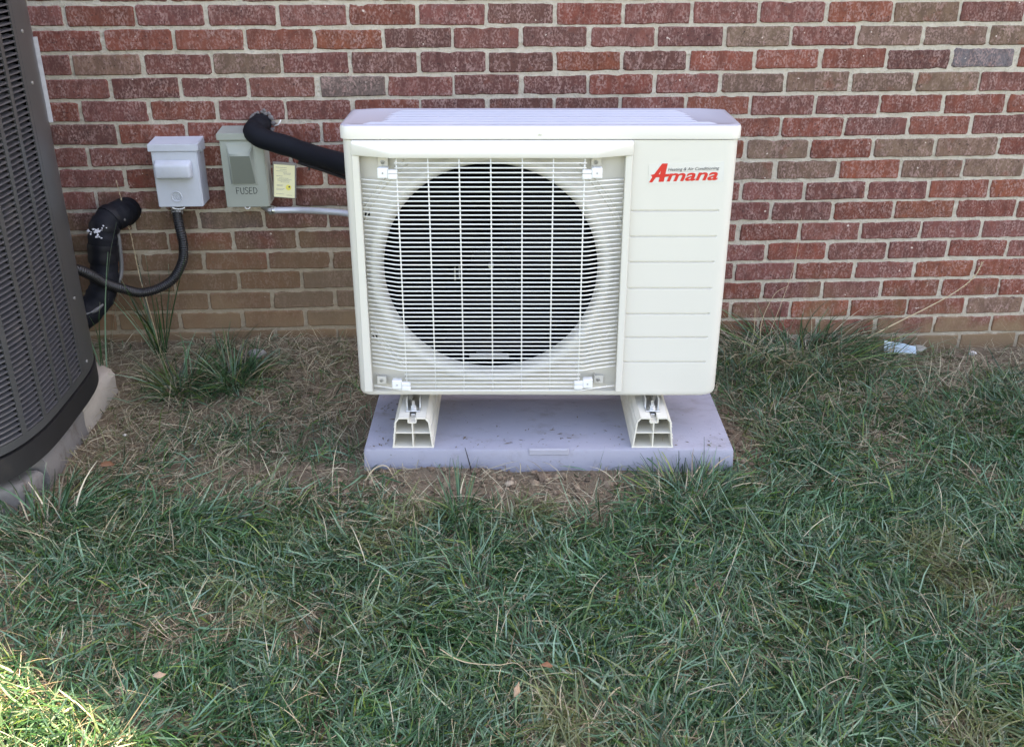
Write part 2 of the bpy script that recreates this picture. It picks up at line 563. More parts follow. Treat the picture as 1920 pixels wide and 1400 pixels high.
def pick_colour(row, x):
    for kname, r, sx in SPECIAL:
        if r == row and abs(sx - x) < 0.1:
            break
    else:
        u = random.random()
        if x < -0.25: opts = [('mauve', .50), ('red', .42), ('dark', .07), ('tan', .01)]
        elif x < 0.75: opts = [('dark', .35), ('mauve', .35), ('red', .22), ('orange', .04), ('gray', .04)]
        else: opts = [('red', .48), ('mauve', .30), ('orange', .12), ('tan', .06), ('dark', .04)]
        if row >= 9 and x < 0: opts = [('dark', .45), ('red', .30), ('mauve', .10), ('gray', .10), ('tan', .05)]
        for kname, p in opts:
            u -= p
            if u <= 0: break
    c = PAL[kname]
    s = random.uniform(0.86, 1.16)
    return tuple(v * s * random.uniform(0.96, 1.04) for v in c)

def in_frame(p, margin=0.0):
    d = Vector(p) - CAM
    z = -d.dot(BX)
    if z <= 0: return False
    fx = 0.5 * 36 / 35.06
    u = d.dot(RX) / z / fx
    v = d.dot(UX) / z / (fx * 1400 / 1920)
    return abs(u) < 1 + margin and abs(v) < 1 + margin

singles, rest = [], []
HIDE_UNIT = lambda x, z: (-0.40 < x < 0.86 and z < 0.90 - 0.0) and (-0.31 < x < 0.74)
for row in range(-14, 20):
    zc = K0 - (row + 0.5) * BC
    off = 0.0862 + (0.0 if row % 2 == 0 else BL / 2)
    n0, n1 = int((-3.0 - off) / BL), int((3.6 - off) / BL)
    for n in range(n0, n1):
        xc = off + (n + 0.5) * BL
        vis = any(in_frame((xc + sx * BL / 2, 0, zc + sz * BC / 2)) for sx in (-1, 1) for sz in (-1, 1))
        hid = HIDE_UNIT(xc, zc) or (xc < -1.30 + max(0, 0.0)) and zc < 1.05 or xc < -1.47 or (zc < -0.02)
        if vis and not hid and xc < 2.0:
            singles.append((row, xc, zc))
        else:
            rest.append((row, xc, zc))
if len(singles) > 300:
    rest += singles[300:]
    singles = singles[:300]
print("bricks", len(singles), len(rest))
for row, xc, zc in singles:
    o = bpy.data.objects.new("brick", random.choice(variants))
    o.location = (xc + random.gauss(0, 0.0012), random.gauss(-0.0016, 0.0006), zc + random.gauss(0, 0.0010))
    o.rotation_euler = (random.gauss(0, 0.004), random.gauss(0, 0.0055) + (math.pi if random.random() < 0.5 else 0), random.gauss(0, 0.003))
    o.color = (*pick_colour(row, xc), 1)
    link(o, wall)
# the bricks round about, joined
bm = bmesh.new()
cl = bm.verts.layers.float_color.new("Col")
for row, xc, zc in rest:
    b0 = len(bm.verts)
    brick_bm(bm, xc + random.gauss(0, 0.001), zc, random.gauss(-0.0017, 0.0005), brick_outline(BL - 0.0098, BC - 0.0098, 0.004, 0.0007, 3, 1))
    bm.verts.ensure_lookup_table()
    c = pick_colour(row, xc)
    for v in bm.verts[b0:]:
        v[cl] = (*c, 1)
o = obj("brick_courses", bm, M['brick_far'], wall)
o["kind"] = "stuff"

# mortar bed: a rough sheet a few millimetres behind the brick faces
def build_mortar():
    xs = np.concatenate([np.arange(-3.1, -1.5, 0.02), np.arange(-1.5, 2.05, 0.0048), np.arange(2.05, 3.71, 0.02)])
    zs = np.concatenate([np.arange(-0.22, 1.3, 0.0042), np.arange(1.3, 2.11, 0.02)])
    X, Z = np.meshgrid(xs, zs)
    n = (vnoise(X, Z, 55, 5) - 0.5) * 0.0030 + (vnoise(X, Z, 130, 6) - 0.5) * 0.0030
    Y = np.maximum(0.0026 + n, 0.0009)
    V = np.stack([X.ravel(), Y.ravel(), Z.ravel()], 1)
    nx, nz = len(xs), len(zs)
    I = (np.arange(nz - 1)[:, None] * nx + np.arange(nx - 1)[None, :]).ravel()
    F = np.stack([I, I + 1, I + nx + 1, I + nx], 1)
    return np_mesh("mortar", V, F, M['mortar'], wall, True)
build_mortar()

# unseen upper wall and house body; gable outline invented to shape the sun's shadow
bm = bmesh.new()
XE, ZE, SL = 0.93, 3.23, 0.75
ridge = (XE + 4.6, ZE + 4.6 * SL)
poly = [(-8, -0.2), (XE + 9.2, -0.2), (XE + 9.2, ZE), ridge, (XE, ZE), (-8, ZE)]
prism(bm, poly, 0.034, 7.0)
obj("upper_wall_shadow_gable", bm, M['upper'], wall)
# brick veneer continuing round the detailed field
bm = bmesh.new()
for a, b, c, d in ((-8, -3.1, -0.2, ZE), (3.7, XE + 9.2, -0.2, ZE), (-3.1, 3.7, 2.1, ZE)):
    box(bm, (a + 0.002, 0.001, c), (b - 0.002, 0.033, d - 0.001))
obj("brick_veneer", bm, M['upper'], wall)

# ------------------------------------------------------------------ frame of the unit and pad
YAW = math.radians(-2.976)
EX = Vector((math.cos(YAW), math.sin(YAW), 0))
EY = Vector((-math.sin(YAW), math.cos(YAW), 0))
CG = Vector((CAM.x, CAM.y, 0))
def Lw(a, d, z=0.0):
    return CG + EX * a + EY * d + Vector((0, 0, z))

# ---- pad
pad = empty("equipment_pad", Lw(0.095, 2.253, 0.0), YAW)
tag(pad, "lavender grey composite equipment pad on the soil under the heat pump", "equipment pad")
bm = bmesh.new()
box(bm, (-0.479, 0, 0.02), (0.479, 0.62, 0.1315), 0.009, 2)
for v in bm.verts:                                    # sides lean out a little toward the foot
    if v.co.z < 0.06:
        v.co.x *= 1.008
        v.co.y = (v.co.y - 0.31) * 1.01 + 0.31
obj("slab", bm, M['pad'], pad, True, 40)
bm = bmesh.new()
box(bm, (-0.052, -0.0030, 0.116), (0.052, 0.006, 0.1335), 0.002)
obj("moulded_tab", bm, M['pad_tab'], pad)
bm = bmesh.new()
for i in range(120):
    if random.random() < 0.7:
        x, y = random.uniform(-0.46, 0.46), abs(random.gauss(0, 0.06)) + 0.012
    else:
        x, y = random.gauss(-0.43, 0.03), random.uniform(0.02, 0.3)
    if abs(x) > 0.465 or -0.36 < x < -0.24 or 0.2 < x < 0.33: continue
    s = random.uniform(0.0008, 0.0032) * (1.6 if random.random() < 0.08 else 1)
    a = random.uniform(0, 6.28)
    l = s * random.uniform(1, 3.2)
    ca, sa = math.cos(a), math.sin(a)
    pts = [(x - ca * l, y - sa * l, 0.1317), (x - sa * s * .6, y + ca * s * .6, 0.1317 + s * .5), (x + ca * l, y + sa * l, 0.1317), (x + sa * s * .6, y - ca * s * .6, 0.1317 + s * .3)]
    vv = [bm.verts.new(p) for p in pts]
    bm.faces.new(vv[:3]); bm.faces.new((vv[0], vv[2], vv[3]))
o = obj("soil_crumbs", bm, simple("crumbs", (0.15, 0.11, 0.075), 0.95, var=0.4, scale=200), pad)
o["kind"] = "stuff"

# ---- risers
def riser(label, a_mid):
    t = empty("mounting_rail", Lw(a_mid, 2.262, 0.1318), YAW)
    tag(t, label, "mounting rail", "mounting rails under the heat pump")
    bm = bmesh.new()
    wb, wt, h, L, th = 0.0505, 0.0405, 0.0865, 0.36, 0.0036
    def plate(p, q, w=th, y1=L, y0=0.0):
        d = Vector((q[0] - p[0], 0, q[1] - p[1])).normalized()
        nx, nz = -d.z * w / 2, d.x * w / 2
        prism(bm, [(p[0] - nx, p[1] - nz), (q[0] - nx, q[1] - nz), (q[0] + nx, q[1] + nz), (p[0] + nx, p[1] + nz)], y0, y1)
    plate((-wb - .003, th / 2), (wb + .003, th / 2))
    for s in (-1, 1):
        plate((s * wb, th), (s * (wt + .002), h - 0.012))
        plate((s * (wt + .002), h - 0.0125), (s * (wt - 0.006), h - th / 2 - .0006))
        plate((s * (wt - 0.006), h - th / 2), (s * 0.0115, h - th / 2))
        plate((s * 0.0100, h - .0002), (s * 0.0100, h - 0.0140), 0.003)
        # shallow ribs along the flanks
        for q in (0.025, 0.034, 0.058, 0.066):
            xx = wb + (wt - wb) * q / h
            prism(bm, [(s * (xx + .0012), q), (s * (xx + .0042), q + .0015), (s * (xx + .0012), q + .003)], 0.001, L - .001)
    plate((-0.0100, h - 0.0142), (0.0100, h - 0.0142), 0.003)
    plate((0, th), (0, h - 0.0158), 0.0032, L - 0.001, 0.001)
    plate((-wb + .003, 0.0425), (wb - .003, 0.0425), 0.0032, L - 0.0016, 0.0016)
    obj("rail", bm, M['ivory'], t)
    bm = bmesh.new()
    box(bm, (-0.006, 0.030, h - 0.0122), (0.006, 0.052, h - 0.004), 0.001)
    obj("slot_nut", bm, M['steel'], t)
    return t
riser("ivory hollow plastic rail holding the left foot of the heat pump", -0.2555)
riser("ivory hollow plastic rail holding the right foot of the heat pump", 0.3630)

# ------------------------------------------------------------------ heat pump
UZ = 0.2450
unit = empty("heat_pump", Lw(0.0665, 2.33, UZ), YAW)
tag(unit, "white heat pump outdoor unit with wire fan grille standing on a grey pad", "heat pump")
GR = [0.4957, 0.4323, 0.3674, 0.2996, 0.2317, 0.168, 0.100]

def rounded_plan(x0, x1, y1, r, cham, n=6, extra=()):
    """outline from the back left, round the front, to the back right (front at y=0)"""
    pts = [(x0 + cham, y1 + 0.02), (x0, y1)]
    for i in range(n + 1):
        a = math.pi + (math.pi / 2) * i / n
        pts.append((x0 + r + r * math.cos(a), r + r * math.sin(a)))
    for e in extra:
        pts.append((e, 0.0))
    for i in range(n + 1):
        a = 1.5 * math.pi + (math.pi / 2) * i / n
        pts.append((x1 - r + r * math.cos(a), r + r * math.sin(a)))
    pts += [(x1, y1), (x1 - cham, y1 + 0.02)]
    return pts

def build_casing():
    bm = bmesh.new()
    extra = [-0.4365, 0.2155, 0.2175, 0.2215, 0.4250, 0.4295]
    plan = rounded_plan(-0.4630, 0.4630, 0.20, 0.026, 0.06, 6, extra)
    rings = []
    zs = [(0.0, 0.012, 0.0), (0.0025, 0.007, 0.0), (0.006, 0.003, 0), (0.011, 0.001, 0), (0.017, 0.0, 0.0)]
    for g in sorted(GR):
        zs += [(g - 0.0042, 0.0, 0.0), (g - 0.0017, 0.0, 0.0056), (g + 0.0017, 0.0, 0.0064), (g + 0.0022, 0.0, 0.0)]
    zs += [(0.648, 0, 0), (0.6635, 0, 0)]
    for z, inset, gd in zs:
        ring = []
        for i, (x, y) in enumerate(plan):
            xx = x - math.copysign(min(inset, abs(x)), x) if abs(x) > 0.43 else x
            yy = y + inset * 0.8 if y < 0.05 else y
            if gd and y == 0.0 and x in (0.2215, 0.4250):
                yy = gd
            zz = z
            if inset and abs(x) > 0.43:                  # corners lift a little more than the middle
                zz = z + (0.003 if z == 0 else 0.001)
            ring.append(bm.verts.new((xx, yy, zz)))
        rings.append(ring)
    for k in range(len(zs) - 1):
        for i in range(len(plan) - 1):
            xm = (plan[i][0] + plan[i + 1][0]) / 2
            ym = (plan[i][1] + plan[i + 1][1]) / 2
            if ym == 0 and -0.4365 < xm < 0.2155 and 0.016 < zs[k][0] < 0.6475:
                continue
            bm.faces.new((rings[k][i], rings[k][i + 1], rings[k + 1][i + 1], rings[k + 1][i]))
    bm.faces.new(list(reversed(rings[0])))
    # returns of the grille opening
    x0, x1, z0, z1, dp = -0.4365, 0.2155, 0.017, 0.648, 0.019
    q = [(x0, z0), (x1, z0), (x1, z1), (x0, z1)]
    for i in range(4):
        a, b = q[i], q[(i + 1) % 4]
        bm.faces.new([bm.verts.new(p) for p in ((a[0], 0, a[1]), (b[0], 0, b[1]), (b[0], dp, b[1]), (a[0], dp, a[1]))])
    # back
    box(bm, (-0.40, 0.221, 0.002), (0.40, 0.23, 0.655))
    return obj("casing", bm, M['white'], unit, True, 28)
build_casing()

# fan panel set back behind the wires, with its round opening
FX, FZ, FR = -0.1195, 0.3355, 0.2665
bm = bmesh.new()
x0, x1, z0, z1, yp = -0.4360, 0.2150, 0.0175, 0.6475, 0.018
corners = [math.atan2(z - FZ, x - FX) for x in (x0, x1) for z in (z0, z1)]
angs = sorted([2 * math.pi * i / 96 - math.pi for i in range(96)] + corners)
inn, outp = [], []
for a in angs:
    ca, sa = math.cos(a), math.sin(a)
    t = 1e9
    if ca > 1e-6: t = min(t, (x1 - FX) / ca)
    if ca < -1e-6: t = min(t, (x0 - FX) / ca)
    if sa > 1e-6: t = min(t, (z1 - FZ) / sa)
    if sa < -1e-6: t = min(t, (z0 - FZ) / sa)
    r = min(FR + 0.040, t - 0.002)
    inn.append(bm.verts.new((FX + ca * r, yp, FZ + sa * r)))
    outp.append(bm.verts.new((FX + ca * t, yp, FZ + sa * t)))
n = len(angs)
for i in range(n):
    bm.faces.new((outp[i], outp[(i + 1) % n], inn[(i + 1) % n], inn[i]))
# bell mouth, clipped by the panel sides where the ring is wider than the panel
prof = [(FR + 0.040, yp), (FR + 0.034, yp - 0.007), (FR + 0.026, yp - 0.0125), (FR + 0.017, yp - 0.013), (FR + 0.009, yp - 0.008), (FR + 0.004, yp + 0.000), (FR + 0.001, yp + 0.010), (FR, yp + 0.020), (FR, yp + 0.026)]
prev = None
for k, (r, y) in enumerate(prof):
    ring = []
    for i, a in enumerate(angs):
        ca, sa = math.cos(a), math.sin(a)
        t = 1e9
        if ca > 1e-6: t = min(t, (x1 - FX) / ca)
        if ca < -1e-6: t = min(t, (x0 - FX) / ca)
        if sa > 1e-6: t = min(t, (z1 - FZ) / sa)
        if sa < -1e-6: t = min(t, (z0 - FZ) / sa)
        rr = min(r, t - 0.002)
        ring.append(inn[i] if k == 0 else bm.verts.new((FX + ca * rr, y, FZ + sa * rr)))
    if prev:
        for i in range(n):
            bm.faces.new((prev[i], prev[(i + 1) % n], ring[(i + 1) % n], ring[i]))
    prev = ring
obj("fan_panel", bm, M['cream'], unit, True, 50)
# stiffening beads across the panel corners
for rr in (FR + 0.064, FR + 0.076):
    for a0, a1 in ((0.35, 0.9), (2.2, 2.75), (3.6, 4.0), (5.4, 5.85)):
        pts = []
        for i in range(15):
            a = a0 + (a1 - a0) * i / 14
            p = (FX + rr * math.cos(a), yp + 0.0005, FZ + rr * math.sin(a))
            if x0 + .004 < p[0] < x1 - .004 and z0 + .004 < p[2] < z1 - .004: pts.append(p)
        if len(pts) > 2:
            bm = bmesh.new()
            tube(bm, pts, 0.0026, 6)
            obj("panel_bead", bm, M['cream'], unit, True)
# slots at the panel's left edge
for z in (0.482, 0.162):
    bm = bmesh.new()
    box(bm, (-0.4215, yp - 0.0012, z - 0.004), (-0.4095, yp + 0.004, z + 0.004))
    obj("panel_slot", bm, M['black'], unit)

# inside: dark drum, coil, fan
bm = bmesh.new()
lathe_y(bm, [(FR - 0.001, yp + 0.0262), (FR + 0.006, yp + 0.030), (FR + 0.006, 0.185), (0.001, 0.187)], 48, FX, FZ)
obj("fan_chamber", bm, M['black'], unit, True, 40)
fan = obj("fan", bmesh.new(), M['fan'], unit)
bm = bmesh.new()
for k in range(3):
    a0 = 2 * math.pi * k / 3 + 0.5
    NR, NA = 6, 9
    grid = []
    for i in range(NR):
        r = 0.045 + (FR - 0.012 - 0.045) * i / (NR - 1)
        row = []
        for j in range(NA):
            u = j / (NA - 1)
            a = a0 + (u - 0.5) * (1.35 + 0.35 * i / (NR - 1)) + 0.35 * i / (NR - 1)
            row.append(bm.verts.new((FX + r * math.cos(a), 0.105 + 0.055 * (u - 0.5) * (1 - 0.2 * i / NR), FZ + r * math.sin(a))))
        grid.append(row)
    for i in range(NR - 1):
        for j in range(NA - 1):
            bm.faces.new((grid[i][j], grid[i][j + 1], grid[i + 1][j + 1], grid[i + 1][j]))
bm.to_mesh(fan.data); bm.free()
fan.data.polygons.foreach_set("use_smooth", [True] * len(fan.data.polygons))
bm = bmesh.new()
lathe_y(bm, [(0.001, 0.072), (0.040, 0.074), (0.050, 0.082), (0.052, 0.13)], 28, FX, FZ)
obj("fan_hub", bm, M['fan'], fan, True, 40)
bm = bmesh.new()
lathe_y(bm, [(0.0005, 0.060), (0.0065, 0.060), (0.0075, 0.066), (0.0075, 0.0725)], 8, FX, FZ)
obj("hub_nut", bm, M['steel'], fan, True, 30)
bm = bmesh.new()
box(bm, (-0.1787, 0.060, 0.0800), (-0.0735, 0.080, 0.0900), 0.002)
box(bm, (-0.160, 0.064, 0.0900), (-0.092, 0.078, 0.0945), 0.001)
obj("motor_bracket", bm, M['steel_dull'], unit)
bm = bmesh.new()
box(bm, (-0.2170, 0.140, 0.270), (-0.2135, 0.145, 0.350))
box(bm, (-0.2050, 0.140, 0.275), (-0.2030, 0.145, 0.345))
obj("motor_support", bm, M['steel_dull'], unit)

# lid
def build_lid():
    bm = bmesh.new()
    plan = rounded_plan(-0.4662, 0.4662, 0.205, 0.027, 0.058, 6, (-0.40, 0.40))
    prof = [(0.6650, 0.0, 0.0), (0.6655, -0.0022, 0), (0.690, -0.0022, 0.0), (0.6945, -0.0005, 0), (0.6970, 0.003, 0), (0.6975, 0.007, 0), (0.6966, 0.016, 0), (0.6950, 0.019, 0)]
    rings = []
    for z, ins, _ in prof:
        ring = []
        for x, y in plan:
            cx, cy = 0.0, 0.11
            dx = x - math.copysign(0.40, x) if abs(x) > 0.40 else 0
            sx = (abs(x) - ins) / abs(x)
            yy = y + ins if y < 0.05 else (y - ins if y > 0.1 else y)
            ring.append(bm.verts.new((x * sx, yy, z)))
        rings.append(ring)
    nn = len(plan)
    for a, b in zip(rings[:-1], rings[1:]):
        for i in range(nn):
            j = (i + 1) % nn
            bm.faces.new((a[i], a[j], b[j], b[i]))
    top = bm.faces.new(rings[-1])
    bm.faces.new(list(reversed(rings[0])))
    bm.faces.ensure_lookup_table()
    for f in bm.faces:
        if min(v.co.z for v in f.verts) > 0.6945: f.material_index = 1  # top face takes the sky-tinted copy of the white
    return obj("top_cover", bm, [M['white'], M['lid_sky_tint']], unit, True, 35)
lid = build_lid()
for y, hw in ((0.031, 0.415), (0.062, 0.375), (0.094, 0.372), (0.126, 0.370), (0.158, 0.366), (0.186, 0.355)):
    bm = bmesh.new()
    prof = [(-0.0045, 0.0), (-0.0018, 0.0042), (0.0018, 0.0042), (0.0045, 0.0)]
    rows = []
    for x, k in ((-hw, 0), (-hw + 0.02, 1), (hw - 0.02, 1), (hw, 0)):
        rows.append([bm.verts.new((x, y + dy, 0.6949 + dz * k)) for dy, dz in prof])
    for a, b in zip(rows[:-1], rows[1:]):
        for i in range(3):
            bm.faces.new((a[i], b[i], b[i + 1], a[i + 1]))
    obj("lid_rib", bm, M['lid_sky_tint'], lid, True, 25)

def screw(bm, x, y, z, r=0.0045):
    lathe_y(bm, [(0.0005, y - 0.0022), (r * 0.35, y - 0.0022), (r * 0.45, y - 0.0008), (r * 0.6, y - 0.0024), (r * 0.9, y - 0.0018), (r, y)], 12, x, z)
bm = bmesh.new()
screw(bm, -0.0021, -0.0025 + 0.0025 + 0.0022 - 0.0022, 0.6760, 0.0048)
o = obj("lid_screw", bm, M['steel'], lid, True, 30)
o.location = (0, -0.0 + 0.0022, 0)
o.location = (0, -0.0003, 0)

# hood over the grille
bm = bmesh.new()
P = dict(A0=(-.4400, .0, .6637), A1=(.2160, .0, .6637), B0=(-.348, -.040, .6430), B1=(.1262, -.040, .6430), C0=(-.348, -.040, .6292), C1=(.1262, -.040, .6292),
         D0=(-.4400, -.012, .6585), D1=(.2160, -.012, .6585), E0=(-.4400, -.012, .6300), E1=(.2160, -.012, .6300), F0=(-.4400, 0, .6300), F1=(.2160, 0, .6300))
V = {k: bm.verts.new(p) for k, p in P.items()}
for f in ("A0 B0 B1 A1", "A0 D0 B0", "A1 B1 D1", "B0 C0 C1 B1", "D0 E0 C0 B0", "D1 B1 C1 E1", "E0 F0 F1 E1 C1 C0", "D0 A0 F0 E0", "D1 E1 F1 A1"):
    bm.faces.new([V[k] for k in f.split()])
bmesh.ops.recalc_face_normals(bm, faces=bm.faces[:])
bmesh.ops.bevel(bm, geom=[e for e in bm.edges if len(e.link_faces) == 2 and e.calc_face_angle(0) > 0.25], offset=0.0022, segments=2, profile=0.5, affect='EDGES')
grille = empty("fan_grille")
grille.parent = unit
obj("grille_hood", bm, M['white'], unit, True, 30)
# side strips
for nm, (xa, xb, xc, xd) in (("grille_strip", (-0.4405, -0.4230, -0.4470, -0.4260)), ("grille_strip", (0.1985, 0.2150, 0.2005, 0.2165))):
    bm = bmesh.new()
    v = [bm.verts.new(p) for p in ((xa, 0.0, 0.6302), (xb, 0.0, 0.6302), (xb, -0.012, 0.6302), (xa, -0.012, 0.6302),
                                   (xc, 0.0, 0.0190), (xd, 0.0, 0.0190), (xd, -0.012, 0.0190), (xc, -0.012, 0.0190))]
    for f in ((0, 1, 2, 3), (7, 6, 5, 4), (2, 1, 5, 6), (0, 3, 7, 4), (3, 2, 6, 7), (1, 0, 4, 5)):
        bm.faces.new([v[i] for i in f])
    bmesh.ops.recalc_face_normals(bm, faces=bm.faces[:])
    bmesh.ops.bevel(bm, geom=bm.edges[:], offset=0.0018, segments=1, affect='EDGES')
    obj(nm, bm, M['white'], unit, True, 30)
# wires
YG = -0.034
W0, W1, NW = 0.0347, 0.6172, 52
dw = (W1 - W0) / NW
WR = 0.00172
full_bm = bmesh.new()
def wire_mesh(pts, n=6):
    bm = bmesh.new()
    tube(bm, pts, WR, n)
    me = bpy.data.meshes.new("wire")
    bm.normal_update(); bm.to_mesh(me); bm.free()
    me.polygons.foreach_set("use_smooth", [True] * len(me.polygons))
    me.materials.append(M['wire'])
    return me
def gy(x):
    return YG
me_full = wire_mesh([(-0.4225, -0.004, 0), (-0.375, -0.0205, 0), (-0.358, -0.0275, 0), (-0.350, -0.0315, 0), (-0.341, -0.0336, 0), (-0.328, YG, 0), (0.096, YG, 0), (0.109, -0.0336, 0), (0.118, -0.0315, 0), (0.126, -0.0275, 0), (0.143, -0.0205, 0), (0.1985, -0.004, 0)])
me_short = wire_mesh([(-0.3385, YG, 0), (0.1065, YG, 0)])
for i in range(NW + 1):
    short = i >= NW - 3 or 1 <= i <= 4
    o = bpy.data.objects.new("wire", me_short if short else me_full)
    o.location = (0, 0, W0 + i * dw)
    link(o, grille)
for x in (-0.3346, -0.2613, -0.1889, -0.1156, -0.0425, 0.0296, 0.1022):
    me = wire_mesh([(0, YG + 2.6 * WR, W0 - 0.001), (0, YG + 1.9 * WR, 0.3), (0, YG + 1.9 * WR, 0.629)])
    o = bpy.data.objects.new("wire", me)
    o.location = (x, 0, 0)
    link(o, grille)
# clips that hold the guard, with their bracket plates and screws
for cx, cz, sx, sz, s in ((-0.3664, 0.5944, -0.3701, 0.6114, 1), (0.1310, 0.5944, 0.1307, 0.6113, -1), (-0.3592, 0.0511, -0.4038, 0.0470, 1), (0.1260, 0.0539, 0.1560, 0.0490, -1)):
    bm = bmesh.new()
    box(bm, (cx - 0.0125, -0.036, cz - 0.0125), (cx + 0.0125, -0.016, cz + 0.0115), 0.0015)
    box(bm, (cx + (0.0128 if s > 0 else -0.034), -0.040, cz - 0.0135), (cx + (0.034 if s > 0 else -0.0128), -0.030, cz - 0.0020), 0.001)
    box(bm, (cx + (0.0128 if s > 0 else -0.034), -0.0385, cz - 0.0010), (cx + (0.034 if s > 0 else -0.0128), -0.0295, cz + 0.0075), 0.001)
    c = obj("grille_clip", bm, M['clip'], unit)
    bm = bmesh.new()
    box(bm, (sx - 0.011, yp - 0.017, sz - 0.011), (sx + 0.013, yp - 0.0145, sz + 0.011), 0.0008)
    box(bm, (sx - 0.011, yp - 0.0145, sz - 0.011), (sx - 0.0085, yp - 0.0005, sz + 0.011))
    obj("clip_plate", bm, M['cream'], c)
    bm = bmesh.new()
    screw(bm, sx, yp - 0.0172, sz, 0.0052)
    screw(bm, cx, -0.0362, cz, 0.0018)
    obj("clip_screw", bm, M['steel_dull'], c, True, 30)

# feet and bolts
for a in (-0.322, 0.2965):
    for yf in (-0.018, 0.215):
        bm = bmesh.new()
        box(bm, (a - 0.019, yf - 0.018, -0.0262), (a + 0.019, yf + 0.045, -0.0232), 0.001)
        for s in (-1, 1):
            box(bm, (a + s * 0.017 - 0.0018, yf + 0.004, -0.0232), (a + s * 0.017 + 0.0018, yf + 0.045, 0.0005))
        f = obj("foot_bracket", bm, M['steel'], unit, True, 30)
        bm = bmesh.new()
        tube(bm, [(a, yf, -0.0230), (a, yf, -0.0215)], 0.0105, 18)
        tube(bm, [(a, yf, -0.0214), (a, yf, -0.0140)], 0.0078, 6)
        tube(bm, [(a, yf, -0.0140), (a, yf, -0.0035)], 0.0045, 12)
        obj("foot_bolt", bm, M['steel'], f, True, 30)

# logo sticker
def text_mesh(body, size, shear=0.0, offset=0.0, extrude=0.0):
    cu = bpy.data.curves.new("lettering", 'FONT')
    cu.body = body
    cu.size = size
    cu.shear = shear
    cu.offset = offset
    cu.extrude = extrude
    cu.resolution_u = 3
    tmp = bpy.data.objects.new("lettering", cu)
    COL.objects.link(tmp)
    dg = bpy.context.evaluated_depsgraph_get()
    me = bpy.data.meshes.new_from_object(tmp.evaluated_get(dg))
    bpy.data.objects.remove(tmp)
    bpy.data.curves.remove(cu)
    return me
def lettering(name, body, width, x, z, y, mat, parent, shear=0.0, offset=0.0, size=0.02, rot=0.0, height=None):
    me = text_mesh(body, size, shear, offset)
    co = np.empty(len(me.vertices) * 3); me.vertices.foreach_get("co", co); co = co.reshape(-1, 3)
    w = co[:, 0].max() - co[:, 0].min()
    sx = width / w
    sy = sx if height is None else height / (co[:, 1].max() - co[:, 1].min())
    co[:, 0] = (co[:, 0] - co[:, 0].min()) * sx
    co[:, 1] = (co[:, 1] - co[:, 1].min()) * sy
    me.vertices.foreach_set("co", co.ravel())
    me.materials.clear(); me.materials.append(mat)
    o = bpy.data.objects.new(name, me)
    o.rotation_euler = (math.pi / 2, -rot, 0)
    o.location = (x, y, z)
    return link(o, parent)
stk = bmesh.new()
box(stk, (0, -0.0006, 0), (0.1775, -0.0001, 0.048))
stk = obj("logo_sticker", stk, M['sticker'], unit)
stk.location = (0.2560, -0.0002, 0.5590)
stk.rotation_euler = (0, -math.radians(1.8), 0)
# red word: a tall slanted A with a bar that runs into the small letters
def zpoly(bm, pts, y=-0.0012):
    f = bm.faces.new([bm.verts.new((x, y, z)) for x, z in pts])
    return f
bm = bmesh.new()
S = 0.1775 / 1640.0                                   # sticker drawn on a grid of the photo's enlarged pixels
def q(px, py): return ((px - 180) * S, (600 - py) * S * 1.02)
for pts in ([(190, 560), (265, 560), (345, 450), (405, 385), (445, 310), (470, 160), (300, 385)],
            [(400, 552), (515, 552), (592, 160), (470, 160), (445, 310), (430, 400)],
            [(225, 395), (300, 385), (360, 452), (270, 455)],
            [(300, 385), (440, 385), (430, 452), (345, 452)],
            [(545, 385), (640, 385), (620, 440), (532, 452)]):
    bm.faces.new([bm.verts.new((q(*p)[0], -0.0010 - 0.00004 * len(bm.faces), q(*p)[1])) for p in pts])
bmesh.ops.triangulate(bm, faces=bm.faces[:])
obj("logo_capital", bm, M['red'], stk)
lettering("logo_word", "mana", (1690 - 575) * S, q(575, 552)[0], q(575, 552)[1], -0.0016, M['red'], stk, 0.28, 0.00045, 0.02, 0.0, (552 - 372) * S)
lettering("logo_line", "Heating & Air Conditioning", (1710 - 600) * S, q(600, 345)[0], q(600, 345)[1], -0.0016, M['ink'], stk, 0.25, 0.0001, 0.02, 0.0, 88 * S)
bm = bmesh.new()
box(bm, (q(610, 0)[0], -0.0012, q(0, 349)[1]), (q(1640, 0)[0], -0.0009, q(0, 345)[1]))
obj("logo_rule", bm, M['greyink'], stk)

# ------------------------------------------------------------------ old condenser at the left
CCX, CCY, CH, CN = -1.46, -0.68, 0.42, 3.5
cond = empty("air_conditioner", (CCX, CCY, 0.150))
tag(cond, "dark grey old air conditioner with louvred sides at the left edge", "air conditioner")
def se(th, h=CH):
    c, s = math.cos(th), math.sin(th)
    return (h * math.copysign(abs(c) ** (2 / CN), c), h * math.copysign(abs(s) ** (2 / CN), s))
TH = np.linspace(-math.pi, math.pi, 1441)
PL = np.array([se(t) for t in TH])
SEG = np.hypot(*np.diff(PL, axis=0).T)
ARC = np.concatenate([[0], np.cumsum(SEG)])
PERIM = ARC[-1]
def arc_at(s):
    s = s % PERIM
    return np.interp(s, ARC, PL[:, 0]), np.interp(s, ARC, PL[:, 1])
def arc_n(s):
    a = np.array(arc_at(s - 0.004)); b = np.array(arc_at(s + 0.004))
    t = (b - a) / np.hypot(*(b - a))
    return t[1], -t[0]                                  # outward for a counter-clockwise outline
